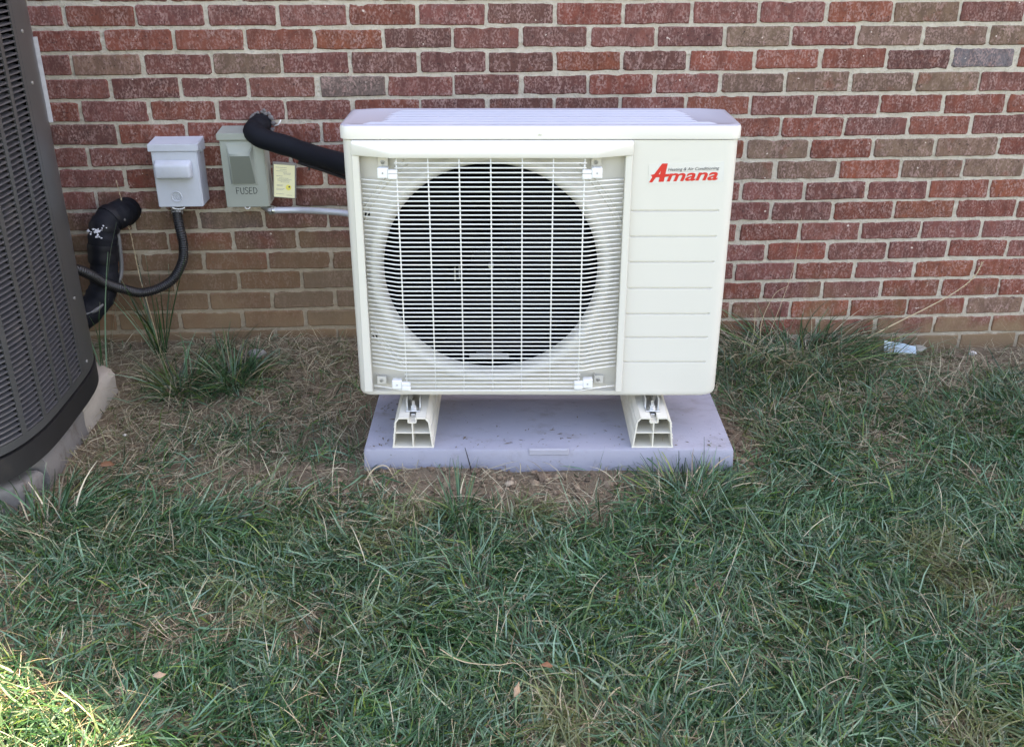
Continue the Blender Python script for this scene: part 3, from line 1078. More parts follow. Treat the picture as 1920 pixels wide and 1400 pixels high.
# arc length of the louvre edge nearest the wall (y = -0.615 on the right side)
right = [i for i in range(len(TH)) if PL[i, 0] > 0 and PL[i, 1] + CCY < -0.575]
S_EDGE = ARC[max(right)]
CTOP = 1.16
def band(bm, s0, s1, z0, z1, off=0.0, thick=0.004, step=0.02):
    m = max(2, int(abs(s1 - s0) / step) + 1)
    ss = np.linspace(s0, s1, m)
    O, I = [], []
    for s in ss:
        x, y = arc_at(s); nx, ny = arc_n(s)
        O.append([bm.verts.new((x + nx * off, y + ny * off, z)) for z in (z0, z1)])
        I.append([bm.verts.new((x + nx * (off - thick), y + ny * (off - thick), z)) for z in (z0, z1)])
    for i in range(m - 1):
        bm.faces.new((O[i][0], O[i + 1][0], O[i + 1][1], O[i][1]))
        bm.faces.new((I[i + 1][0], I[i][0], I[i][1], I[i + 1][1]))
        bm.faces.new((O[i][1], O[i + 1][1], I[i + 1][1], I[i][1]))
        bm.faces.new((O[i + 1][0], O[i][0], I[i][0], I[i + 1][0]))
    bm.faces.new((O[0][0], O[0][1], I[0][1], I[0][0]))
    bm.faces.new((O[-1][1], O[-1][0], I[-1][0], I[-1][1]))
bm = bmesh.new()
band(bm, 0, PERIM - 0.0005, 0.014, 0.073, 0.003, 0.05, 0.03)
obj("base_pan", bm, M['cond_base'], cond, True, 40)
bm = bmesh.new()
band(bm, 0, PERIM - 0.0005, -0.001, 0.0135, -0.035, 0.05, 0.03)
obj("base_feet", bm, M['cond_base'], cond, True, 40)
z0c, z1c = 0.080, CTOP
for za, zb in ((z0c, z0c + 0.022), (z1c - 0.03, z1c)):
    bm = bmesh.new()
    band(bm, 0, PERIM - 0.0005, za, zb, 0.0, 0.003, 0.02)
    obj("cabinet_band", bm, M['cond'], cond, True, 40)
COLW, RIBW, NCOL = 0.0880, 0.0165, 21
SW = NCOL * COLW
for k in range(NCOL + 1):
    bm = bmesh.new()
    s = S_EDGE - k * COLW
    band(bm, s - RIBW / 2, s + RIBW / 2, z0c + 0.022, z1c - 0.03, 0.001, 0.004, 0.008)
    obj("louver_rib", bm, M['cond'], cond, True, 40)
bm = bmesh.new()
band(bm, S_EDGE + RIBW / 2, S_EDGE - SW + PERIM - RIBW / 2, z0c + 0.022, z1c - 0.03, 0.0015, 0.004, 0.015)
post = obj("corner_post", bm, M['cond'], cond, True, 40)
# screws on the post
for z in (0.115, 0.98, 1.055, 0.86, 0.30):
    bm = bmesh.new()
    s = S_EDGE + 0.045
    x, y = arc_at(s); nx, ny = arc_n(s)
    tube(bm, [(x, y, z), (x + nx * 0.004, y + ny * 0.004, z)], 0.0042, 8)
    obj("post_screw", bm, M['steel_dull'], post)
# pale strip along the far edge of the post
bm = bmesh.new()
sS = S_EDGE + 0.150
band(bm, sS, sS + 0.012, 0.745, 0.955, 0.0115, 0.010, 0.006)
obj("pale_strip", bm, M['strip'], cond)
# dark coil behind the louvres
bm = bmesh.new()
ring = [(x * 0.93, y * 0.93) for x, y in (arc_at(s) for s in np.linspace(0, PERIM, 81)[:-1])]
a = [bm.verts.new((x, y, 0.02)) for x, y in ring]
b = [bm.verts.new((x, y, CTOP - 0.02)) for x, y in ring]
for i in range(len(ring)):
    j = (i + 1) % len(ring)
    bm.faces.new((a[i], a[j], b[j], b[i]))
obj("coil", bm, M['coil'], cond)
# louvre slats
PITCH = 0.0136
NS = int((z1c - 0.03 - z0c - 0.022) / PITCH)
def slat(bm, k, zz):
    s1 = S_EDGE - k * COLW - RIBW / 2
    s0 = s1 - COLW + RIBW
    m = 4
    T, B, U = [], [], []
    for s in np.linspace(s0, s1, m):
        x, y = arc_at(s); nx, ny = arc_n(s)
        T.append(bm.verts.new((x - nx * 0.0165, y - ny * 0.0165, zz + 0.0068)))
        B.append(bm.verts.new((x - nx * 0.0004, y - ny * 0.0004, zz + 0.0036)))
        U.append(bm.verts.new((x + nx * 0.0004, y + ny * 0.0004, zz + 0.0004)))
    for i in range(m - 1):
        bm.faces.new((T[i], B[i], B[i + 1], T[i + 1]))
        bm.faces.new((B[i], U[i], U[i + 1], B[i + 1]))
bm_rest = bmesh.new()
cnt = 0
for k in range(NCOL):
    sm = S_EDGE - (k + 0.5) * COLW
    xm, ym = arc_at(sm)
    for i in range(NS):
        zz = z0c + 0.024 + i * PITCH
        nx, ny = arc_n(sm)
        wpos = Vector((CCX + xm, CCY + ym, 0.150 + zz))
        facing = (CAM - wpos).dot(Vector((nx, ny, 0))) > 0
        if cnt < 300 and facing and in_frame(wpos, 0.01):
            bm = bmesh.new(); slat(bm, k, zz)
            obj("louver_slat", bm, M['cond_slat'], cond)
            cnt += 1
        else:
            slat(bm_rest, k, zz)
print("slats", cnt, NS)
o = obj("louver_slats_far", bm_rest, M['cond_slat'], cond)
o.name = "louver_field"
o["kind"] = "stuff"
# top grille of the old unit (just above the frame)
bm = bmesh.new()
ring = [arc_at(s) for s in np.linspace(0, PERIM, 81)[:-1]]
a = [bm.verts.new((x, y, CTOP)) for x, y in ring]
b = [bm.verts.new((x * 0.93, y * 0.93, CTOP + 0.035)) for x, y in ring]
c = [bm.verts.new((x * 0.72, y * 0.72, CTOP + 0.04)) for x, y in ring]
for i in range(80):
    j = (i + 1) % 80
    bm.faces.new((a[i], a[j], b[j], b[i])); bm.faces.new((b[i], b[j], c[j], c[i]))
obj("top_rim", bm, M['cond'], cond, True, 40)
bm = bmesh.new()
for r in np.arange(0.03, 0.33, 0.02):
    tube(bm, [(r * math.cos(t), r * math.sin(t), CTOP + 0.045 + 0.02 * (1 - r / 0.33)) for t in np.linspace(0, 2 * math.pi, 37)], 0.0018, 5, False)
obj("fan_guard", bm, M['cond_base'], cond, True)

# concrete pad under it
cpad = empty("concrete_pad", (CCX, CCY, 0))
tag(cpad, "weathered grey pad with a broken pale corner under the old air conditioner", "equipment pad")
def slab(name, poly, z0, z1, mat, bev=0.02, jit=0.004):
    bm = bmesh.new()
    bot = [bm.verts.new((x, y, z0)) for x, y in poly]
    f = bm.faces.new(bot)
    r = bmesh.ops.extrude_face_region(bm, geom=[f])
    for v in r['geom']:
        if isinstance(v, bmesh.types.BMVert): v.co.z = z1
    bm.faces.ensure_lookup_table()
    bmesh.ops.recalc_face_normals(bm, faces=bm.faces[:])
    top = [e for e in bm.edges if abs(e.verts[0].co.z - z1) < 1e-6 and abs(e.verts[1].co.z - z1) < 1e-6]
    bmesh.ops.bevel(bm, geom=top, offset=bev, segments=4, profile=0.5, affect='EDGES')
    bmesh.ops.subdivide_edges(bm, edges=[e for e in bm.edges if e.calc_length() > 0.08], cuts=3, use_grid_fill=True)
    for v in bm.verts:
        v.co += Vector((random.gauss(0, jit), random.gauss(0, jit), random.gauss(0, jit * 0.4) if v.co.z > z0 + .02 else 0)) * 0.5
    return obj(name, bm, mat, cpad, True, 40)
XR = 0.404
slab("slab", [(-0.46, -0.185), (XR, -0.185), (XR, 0.100), (XR - 0.30, 0.100), (-0.46, 0.100)], -0.02, 0.148, M['concrete'])
slab("broken_corner", [(XR - 0.30, 0.106), (XR - 0.004, 0.106), (XR + 0.004, 0.36), (XR - 0.06, 0.42), (XR - 0.30, 0.42)], -0.02, 0.152, M['foam_white'], 0.022)
slab("front_fragment", [(0.10, -0.300), (XR - 0.075, -0.300), (XR - 0.020, -0.265), (XR - 0.008, -0.194), (0.10, -0.194)], -0.02, 0.128, M['concrete'], 0.022)

# ------------------------------------------------------------------ boxes on the wall
def wall_box(name, x0, x1, z0, z1, dep, mat, capz, parent):
    bm = bmesh.new()
    box(bm, (x0, -dep, z0), (x1, -0.0005, z1 - 0.004), 0.0025)
    o = obj("body", bm, mat, parent, True, 30)
    bm = bmesh.new()
    # cap: front lip, top and sides that overhang the door, rear part slopes up to the wall
    pr = [(-dep - 0.008, z1 - capz), (-dep - 0.008, z1), (-0.001, z1 + 0.006), (-0.001, z1 - capz - 0.012), (-dep * 0.55, z1 - capz - 0.012), (-dep * 0.6, z1 - capz)]
    a = [bm.verts.new((x0 - 0.006, y, z)) for y, z in pr]
    b = [bm.verts.new((x1 + 0.006, y, z)) for y, z in pr]
    bm.faces.new(list(reversed(a))); bm.faces.new(b)
    for i in range(len(pr)):
        j = (i + 1) % len(pr)
        bm.faces.new((a[i], a[j], b[j], b[i]))
    bmesh.ops.recalc_face_normals(bm, faces=bm.faces[:])
    bmesh.ops.bevel(bm, geom=[e for e in bm.edges if e.calc_face_angle(0) > 0.5], offset=0.0018, segments=2, affect='EDGES')
    obj("cap", bm, mat, parent, True, 30)
    return o

ge = empty("disconnect_box", (0, 0, 0))
tag(ge, "pale grey electrical disconnect box with raised bar handle on the brick wall", "electrical box", "disconnect boxes on the wall")
wall_box("disconnect_box", -0.9180, -0.7830, 0.5760, 0.7660, 0.085, M['box_grey'], 0.021, ge)
bm = bmesh.new()
box(bm, (-0.9155, -0.0885, 0.5765), (-0.7855, -0.0852, 0.7430), 0.0012)
obj("door", bm, M['box_grey'], ge, True, 30)
bm = bmesh.new()
vv = box(bm, (-0.9110, -0.116, 0.6640), (-0.7990, -0.0886, 0.7220))
for v in bm.verts:
    if v.co.y < -0.1:
        v.co.x = -0.8550 + (v.co.x + 0.8550) * 0.93
        v.co.z = 0.6945 + (v.co.z - 0.6945) * (0.55 if v.co.z > 0.69 else 0.88)
bmesh.ops.bevel(bm, geom=[e for e in bm.edges], offset=0.0075, segments=3, profile=0.5, affect='EDGES')
obj("pull_handle", bm, M['box_grey'], ge, True, 60)
# round embossed emblem with a curled monogram
emb = bmesh.new()
ecx, ecz, er, ey = -0.8590, 0.6080, 0.0150, -0.0890
tube(emb, [(ecx + er * math.cos(t), ey, ecz + er * math.sin(t)) for t in np.linspace(0, 2 * math.pi, 33)], 0.0024, 6, False)
for k in range(4):
    a = k * math.pi / 2 + 0.6
    pts = []
    for i in range(9):
        t = i / 8
        r = er * (0.93 - 0.30 * math.sin(math.pi * t))
        pts.append((ecx + r * math.cos(a + 0.9 * t), ey, ecz + r * math.sin(a + 0.9 * t)))
    tube(emb, pts, 0.0011, 5)
em = obj("emblem", emb, M['box_grey'], ge, True)
def curl(bm, pts, r=0.0013):
    tube(bm, spline([(ecx + x * er, ey, ecz + z * er) for x, z in pts], 5), r, 5)
cb = bmesh.new()
curl(cb, [(-0.05, 0.42), (-0.28, 0.50), (-0.46, 0.25), (-0.50, -0.10), (-0.30, -0.40), (-0.08, -0.25), (-0.10, 0.02), (-0.28, 0.02)])
curl(cb, [(0.50, 0.38), (0.30, 0.52), (0.12, 0.34), (0.18, 0.10), (0.34, 0.06), (0.14, 0.0), (0.06, -0.24), (0.22, -0.45), (0.46, -0.32), (0.54, -0.16)])
obj("monogram", cb, M['box_grey'], em, True)
bm = bmesh.new()
for i in range(1):
    pts = [(-0.8560 + 0.018 * math.cos(t), -0.090 - 0.006, 0.5775 + 0.006 * math.sin(t)) for t in np.linspace(math.pi, 2 * math.pi, 13)]
    tube(bm, pts, 0.0018, 6)
obj("latch_tab", bm, M['clip'], ge, True)

fz = empty("disconnect_box", (0, 0, 0))
tag(fz, "olive grey electrical disconnect box hand lettered FUSED beside the yellow tag", "electrical box", "disconnect boxes on the wall")
wall_box("disconnect_box", -0.7130, -0.5850, 0.5720, 0.7960, 0.085, M['box_olive'], 0.020, fz)
bm = bmesh.new()
# door with a deep pressed recess: frame ring plus sloping sides and a floor
dx0, dx1, dz0, dz1, dy = -0.7125, -0.5855, 0.5725, 0.7740, -0.0885
rx0, rx1, rz0, rz1 = -0.6930, -0.6135, 0.6420, 0.7660
ix0, ix1, iz0, iz1, iy = -0.6850, -0.6260, 0.6450, 0.7420, -0.0700
O = [bm.verts.new(p) for p in ((dx0, dy, dz0), (dx1, dy, dz0), (dx1, dy, dz1), (dx0, dy, dz1))]
Rr = [bm.verts.new(p) for p in ((rx0, dy, rz0), (rx1, dy, rz0), (rx1, dy, rz1), (rx0, dy, rz1))]
I = [bm.verts.new(p) for p in ((ix0, dy - 0.004, iz0), (ix1 + 0.010, dy - 0.004, iz0), (ix1, dy - 0.020, iz1 - 0.002), (ix0, dy - 0.020, iz1 - 0.002))]
B = [bm.verts.new((v.co.x, -0.0852, v.co.z)) for v in O]
bm.faces.new(I)
for i in range(4):
    j = (i + 1) % 4
    bm.faces.new((O[i], O[j], Rr[j], Rr[i]))
    bm.faces.new((B[i], B[j], O[j], O[i]))
    bm.faces.new((Rr[i], Rr[j], I[j], I[i]))
bmesh.ops.recalc_face_normals(bm, faces=bm.faces[:])
bmesh.ops.bevel(bm, geom=[e for e in bm.edges if len(e.link_faces) == 2 and e.calc_face_angle(0) > 0.3], offset=0.002, segments=2, affect='EDGES')
door = obj("door", bm, M['box_olive'], fz, True, 50)
bm = bmesh.new()
y_ = lambda z: dy - 0.0046 - 0.016 * (z - iz0) / (iz1 - 0.002 - iz0)
zz0, zz1 = iz0 + 0.002, iz1 - 0.010
v = [bm.verts.new(p) for p in ((ix0 + .002, y_(zz0), zz0), (ix1 + .008, y_(zz0), zz0), (ix1 + .001, y_(zz1), zz1), (ix0 + .002, y_(zz1), zz1))]
w = [bm.verts.new((p.co.x, p.co.y + 0.003, p.co.z)) for p in v]
bm.faces.new(v)
for i in range(4):
    bm.faces.new((v[i], w[i], w[(i + 1) % 4], v[(i + 1) % 4]))
bmesh.ops.recalc_face_normals(bm, faces=bm.faces[:])
obj("shaded_cover_face", bm, M['box_olive_shaded'], door)  # darkened sheet over the raised cover, standing in for its shade
# FUSED in marker pen
strokes = {
    'F': [[(0, 1), (0.06, 0)], [(0, 1), (0.62, 0.95)], [(0.03, 0.55), (0.52, 0.52)]],
    'U': [[(0, 1), (0.05, 0.2), (0.25, 0), (0.5, 0.05), (0.62, 0.3), (0.58, 1)]],
    'S': [[(0.6, 0.9), (0.3, 1), (0.05, 0.8), (0.2, 0.58), (0.5, 0.42), (0.58, 0.18), (0.3, 0), (0, 0.1)]],
    'E': [[(0.05, 1), (0, 0)], [(0.05, 0.98), (0.58, 1)], [(0.03, 0.5), (0.5, 0.52)], [(0, 0.0), (0.55, 0.02)]],
    'D': [[(0, 1), (0.02, 0)], [(0, 1), (0.4, 0.92), (0.66, 0.55), (0.5, 0.15), (0.02, 0)]]}
bm = bmesh.new()
X = -0.6790
for ch in "FUSED":
    for st in strokes[ch]:
        pts = st if len(st) == 2 else [(p.x, p.z) for p in spline([(a, 0, b) for a, b in st], 4)]
        tube(bm, [(X + a * 0.0158, -0.0889, 0.6140 + b * 0.0195) for a, b in pts], 0.0009, 5)
    X += 0.0129
obj("handwriting", bm, M['marker'], door)
bm = bmesh.new()
pts = [(-0.6510 + 0.0075 * math.cos(t), -0.090, 0.5735 + 0.0055 * math.sin(t)) for t in np.linspace(math.pi * 1.02, 2 * math.pi * 0.99, 11)]
tube(bm, pts, 0.0017, 6)
obj("latch_tab", bm, M['clip'], fz, True)

# yellow tag in a grey sleeve
tg = empty("inspection_tag", (-0.5400, -0.052, 0.643), 0)
tg.rotation_euler = (math.radians(-7), math.radians(3.5), math.radians(-6))
tag(tg, "pale yellow printed tag in a grey sleeve hanging right of the olive box", "tag")
bm = bmesh.new()
box(bm, (-0.036, 0.002, -0.053), (0.036, 0.012, 0.056), 0.002)
obj("sleeve", bm, M['sleeve'], tg, True, 30)
bm = bmesh.new()
box(bm, (-0.0310, 0.0002, -0.050), (0.0330, 0.0018, 0.0480), 0.0)
obj("card", bm, M['tag'], tg)
bm = bmesh.new()
for z, xs in ((0.040, (-0.025, 0.008)), (0.034, (-0.012, 0.008)), (0.029, (-0.024, 0.009)), (0.024, (-0.002, 0.022)), (0.0205, (0.000, 0.020)), (0.014, (-0.024, -0.004)), (0.008, (-0.014, 0.014)), (0.0042, (-0.020, 0.024)), (0.0004, (-0.019, 0.018)), (-0.0035, (-0.010, 0.016)), (-0.013, (-0.022, -0.002)), (-0.016, (-0.022, -0.004)), (-0.024, (-0.024, 0.002)), (-0.0275, (-0.024, -0.002)), (-0.040, (-0.024, 0.000)), (-0.0425, (0.008, 0.025))):
    x = xs[0]
    while x < xs[1]:
        w = random.uniform(0.0015, 0.0045)
        box(bm, (x, -0.0002, z - 0.0006), (min(x + w, xs[1]), 0.0001, z + 0.0006))
        x += w + 0.0009
o = obj("print_lines", bm, M['greyink'], tg)
o["kind"] = "stuff"
bm = bmesh.new()
tube(bm, [(0.014, -0.0001, -0.019), (0.014, -0.0003, -0.019)], 0.0085, 20)
sp_ = obj("yellow_spot", bm, M['tag_spot'], tg)
bm = bmesh.new()
tube(bm, [(0.0165, -0.0004, -0.017), (0.0165, -0.0007, -0.017)], 0.0028, 10)
obj("dark_dot", bm, M['ink'], sp_)

# ------------------------------------------------------------------ pipes, conduits
ls = empty("refrigerant_line", (-0.6, 0, 0.83))
tag(ls, "black foam insulated pipe slanting from the wall down to the heat pump", "pipe", "insulated pipes")
def sub(pts, base): return [Vector(p) - Vector(base) for p in pts]
B0 = (-0.6, 0, 0.83)
path = spline([(-0.600, 0.03, 0.808), (-0.602, -0.024, 0.806), (-0.611, -0.060, 0.801), (-0.606, -0.086, 0.793), (-0.572, -0.106, 0.780), (-0.500, -0.138, 0.7655), (-0.436, -0.18, 0.7525), (-0.345, -0.275, 0.749), (-0.26, -0.36, 0.742), (-0.15, -0.44, 0.72)], 8)
bm = bmesh.new()
tube(bm, sub(path, B0), [0.0315 - 0.0035 * i / len(path) + 0.0007 * math.sin(i * 0.7) for i in range(len(path))], 18)
obj("insulation", bm, M['insul'], ls, True, 60)
bm = bmesh.new()
p2 = spline([(-0.47, -0.165, 0.724), (-0.40, -0.22, 0.716), (-0.33, -0.29, 0.710), (-0.24, -0.37, 0.700)], 6)
tube(bm, sub(p2, B0), 0.006, 8)
obj("control_cable", bm, M['flex'], ls, True)
bm = bmesh.new()
tube(bm, sub([(-0.437, -0.19, 0.725), (-0.440, -0.19, 0.708)], B0), 0.0035, 6)
obj("tie_end", bm, M['flex'], ls)
bm = bmesh.new()
for i in range(40):
    a = random.uniform(-0.6, math.pi + 0.3)
    r = 0.032 + abs(random.gauss(0, 0.004))
    s = random.uniform(0.003, 0.007)
    m = bmesh.ops.create_icosphere(bm, subdivisions=1, radius=s)
    for v in m['verts']:
        v.co = Vector((v.co.x * random.uniform(.7, 1.3), v.co.y * 0.6, v.co.z * random.uniform(.7, 1.3))) + Vector((-0.598 + r * math.cos(a), -0.003, 0.807 + r * math.sin(a)))
for v in bm.verts: v.co -= Vector(B0)
obj("wall_sealant", bm, M['sealant'], ls, True, 60)
bm = bmesh.new()
tube(bm, sub([(-0.562, -0.004, 0.800), (-0.547, -0.012, 0.806), (-0.538, -0.014, 0.820)], B0), 0.0022, 6)
obj("frayed_strand", bm, M['pale_litter'], ls, True)

il = empty("suction_line", (-1.05, 0, 0.55))
tag(il, "black wrapped pipe elbow dropping from the wall beside the old air conditioner", "pipe", "insulated pipes")
B1 = (-1.05, 0, 0.55)
path = spline([(-1.040, 0.03, 0.545), (-1.041, -0.03, 0.547), (-1.048, -0.075, 0.550), (-1.066, -0.108, 0.545), (-1.078, -0.128, 0.522), (-1.086, -0.140, 0.47), (-1.090, -0.150, 0.40), (-1.100, -0.172, 0.338), (-1.140, -0.212, 0.288), (-1.22, -0.28, 0.255), (-1.32, -0.36, 0.245)], 8)
bm = bmesh.new()
tube(bm, sub(path, B1), [0.0415 + 0.0016 * math.sin(i * 0.9) + 0.0012 * math.sin(i * 2.3) for i in range(len(path))], 18)
obj("insulation", bm, M['insul'], il, True, 60)
for a, b in ((21, 25), (30, 34), (39, 46)):
    bm = bmesh.new()
    tube(bm, sub(path[a:b], B1), [0.0445 + 0.0008 * math.sin(i * 1.7) for i in range(b - a)], 18)
    obj("tape_wrap", bm, M['tape'], il, True, 60)
bm = bmesh.new()
for (u, v, n) in ((-0.030, -0.006, 9), (-0.006, 0.0, 14), (-0.004, -0.018, 10), (0.016, 0.004, 6), (-0.008, -0.028, 5)):
    for i in range(n):
        px = -1.080 + u + random.gauss(0, 0.006); pz = 0.532 + v + random.gauss(0, 0.004)
        s = random.uniform(0.0015, 0.004)
        ax = -1.078
        dx = px - ax
        if abs(dx) > 0.038: continue
        py = -0.128 - math.sqrt(0.0460 ** 2 - dx * dx) - 0.0016
        vvv = [bm.verts.new((px + s * math.cos(a) * random.uniform(.6, 1.2), py, pz + s * math.sin(a) * random.uniform(.6, 1.2))) for a in (0.3, 1.7, 3.0, 4.4, 5.5)]
        bm.faces.new(vvv)
for v in bm.verts: v.co -= Vector(B1)
r = bmesh.ops.extrude_face_region(bm, geom=bm.faces[:])
for v in r['geom']:
    if isinstance(v, bmesh.types.BMVert): v.co.y -= 0.0012
o = obj("torn_foil", bm, M['hp_white'], il)
o["kind"] = "stuff"
bm = bmesh.new()
p2 = spline([(-1.020, -0.10, 0.545), (-1.040, -0.115, 0.535), (-1.042, -0.12, 0.47), (-1.046, -0.125, 0.40), (-1.056, -0.14, 0.36), (-1.085, -0.17, 0.325)], 7)
tube(bm, sub(p2, B1), 0.0065, 8)
obj("control_cable", bm, M['cable'], il, True)
bm = bmesh.new()
p3 = spline([(-1.085, -0.205, 0.318), (-1.11, -0.235, 0.300), (-1.16, -0.262, 0.293), (-1.24, -0.30, 0.285)], 6)
tube(bm, sub(p3, B1), 0.0065, 8)
obj("control_cable", bm, M['cable'], il, True)

fc = empty("flexible_conduit", (-0.87, -0.06, 0.56))
tag(fc, "black ribbed flexible conduit looping from the grey box to the old air conditioner", "conduit")
B2 = (-0.87, -0.06, 0.56)
ctrl = [(-0.872, -0.055, 0.572), (-0.8705, -0.07, 0.545), (-0.864, -0.085, 0.505), (-0.860, -0.09, 0.456), (-0.870, -0.092, 0.402), (-0.905, -0.10, 0.349), (-0.955, -0.112, 0.322), (-1.000, -0.135, 0.320), (-1.033, -0.165, 0.342), (-1.070, -0.205, 0.375), (-1.100, -0.255, 0.425), (-1.135, -0.285, 0.455), (-1.23, -0.32, 0.50)]
cp = spline(ctrl, 26)
acc = 0.0
pts, rad = [], []
dense = [cp[0]]
for a, b in zip(cp[:-1], cp[1:]):
    acc += (b - a).length
step, d, last = 0.0017, 0.0, cp[0]
out = [cp[0]]
for a, b in zip(cp[:-1], cp[1:]):
    L_ = (b - a).length
    while d + L_ >= step * len(out):
        t = (step * len(out) - d) / L_
        out.append(a + (b - a) * t)
    d += L_
bm = bmesh.new()
tube(bm, sub(out, B2), [0.0142 + (0.0013 if (i // 2) % 2 else -0.0006) for i in range(len(out))], 10)
obj("ribbed_hose", bm, M['flex'], fc, True, 70)
bm = bmesh.new()
tube(bm, sub([(-0.872, -0.052, 0.577), (-0.8718, -0.055, 0.566), (-0.8716, -0.0565, 0.562)], B2), [0.021, 0.021, 0.017], 14)
tube(bm, sub([(-0.8717, -0.056, 0.5625), (-0.871, -0.066, 0.549)], B2), 0.0175, 8)
obj("connector", bm, M['steel_dull'], fc, True, 30)

sc_ = empty("metal_conduit", (-0.60, -0.05, 0.57))
tag(sc_, "silver grey conduit running level from the olive box behind the heat pump", "conduit")
B3 = (-0.60, -0.05, 0.57)
bm = bmesh.new()
pth = spline([(-0.578, -0.062, 0.5545), (-0.50, -0.068, 0.5555), (-0.42, -0.10, 0.5595), (-0.34, -0.13, 0.559), (-0.22, -0.2, 0.55), (-0.1, -0.33, 0.54)], 10)
tube(bm, sub(pth, B3), 0.0098, 12)
obj("hose", bm, M['silver'], sc_, True)
bm = bmesh.new()
tube(bm, sub(spline([(-0.615, -0.045, 0.574), (-0.607, -0.052, 0.563), (-0.594, -0.058, 0.556), (-0.583, -0.061, 0.5545)], 5), B3), 0.0105, 12)
tube(bm, sub([(-0.590, -0.059, 0.5548), (-0.580, -0.0612, 0.5545)], B3), 0.0150, 8)
tube(bm, sub([(-0.580, -0.0612, 0.5545), (-0.572, -0.0622, 0.5545)], B3), 0.0122, 14)
obj("connector", bm, M['steel'], sc_, True, 30)

# ------------------------------------------------------------------ lawn
def blades(n, x, y, az, length, width, tilt, curl, col, seg=4, lift=0.0, twist=None, taper=0.55, tips=0.22):
    """strips: (n*(seg+1)*2) vertices; tilt and curl are angles from upright"""
    x = np.asarray(x); y = np.asarray(y)
    z0 = ground_h(x, y) - 0.004 + lift
    P = np.zeros((n, seg + 1, 3))
    P[:, 0, 0], P[:, 0, 1], P[:, 0, 2] = x, y, z0
    ca, sa = np.cos(az), np.sin(az)
    bend = rng.normal(0, 0.34, n)                           # sideways curve
    for s in range(seg):
        th = tilt + curl * (s + 0.5) / seg
        ca, sa = np.cos(az + bend * (s / seg - 0.3)), np.sin(az + bend * (s / seg - 0.3))
        d = length / seg
        P[:, s + 1, 0] = P[:, s, 0] + np.sin(th) * ca * d
        P[:, s + 1, 1] = P[:, s, 1] + np.sin(th) * sa * d
        P[:, s + 1, 2] = P[:, s, 2] + np.cos(th) * d
    flo = z0 + 0.004 + rng.random(n) * 0.012
    P[:, 1:, 2] = np.maximum(P[:, 1:, 2], flo[:, None])
    P[:, :, 1] = np.minimum(P[:, :, 1], -0.012)
    ca, sa = np.cos(az), np.sin(az)
    tw = rng.normal(0, 0.5, n) if twist is None else twist
    wx, wy, wz = -sa * np.cos(tw), ca * np.cos(tw), np.sin(tw)
    V = np.zeros((n, seg + 1, 2, 3))
    for s in range(seg + 1):
        t = s / seg
        w = width * (0.75 + 0.25 * min(1, t * 4)) * (1.0 if t < taper else 1 - 0.75 * (t - taper) / (1 - taper)) * 0.5
        off = np.stack([wx * w, wy * w, wz * w], 1)
        V[:, s, 0] = P[:, s] - off
        V[:, s, 1] = P[:, s] + off
    base = np.arange(n)[:, None] * (seg + 1) * 2 + np.arange(seg)[None, :] * 2
    F = np.stack([base, base + 1, base + 3, base + 2], -1).reshape(-1, 4)
    C = np.repeat(col[:, None, :], (seg + 1) * 2, axis=1)
    cut = rng.random(n) < tips                              # blades with a dried, mown tip
    C[cut, -2:] = C[cut, -2:] * 0.2 + np.array((0.36, 0.40, 0.29)) * 0.8
    return V.reshape(-1, 3), F, C.reshape(-1, 3)

def joined(name, parts, mat, label, cat):
    Vs, Fs, Cs, off = [], [], [], 0
    for V, F, C in parts:
        Vs.append(V); Fs.append(F + off); Cs.append(C); off += len(V)
    o = np_mesh(name, np.concatenate(Vs), np.concatenate(Fs), mat, None, True, np.concatenate(Cs))
    tag(o, label, cat, None, 'stuff')
    return o

def in_pad(x, y):
    """inside one of the pads (no roots there)"""
    dx, dy = x - CG.x, y - CG.y
    a = dx * EX.x + dy * EX.y; d = dx * EY.x + dy * EY.y
    p1 = (np.abs(a - 0.095) < 0.487) & (d > 2.246) & (d < 2.88)
    p2 = (x < CCX + 0.408) & (y > CCY - 0.31) & (y < CCY + 0.43) & (x > CCX - 0.5)
    return p1 | p2

def bump2(x, y, cx, cy, rx, ry):
    return np.exp(-(((x - cx) / rx) ** 2 + ((y - cy) / ry) ** 2))

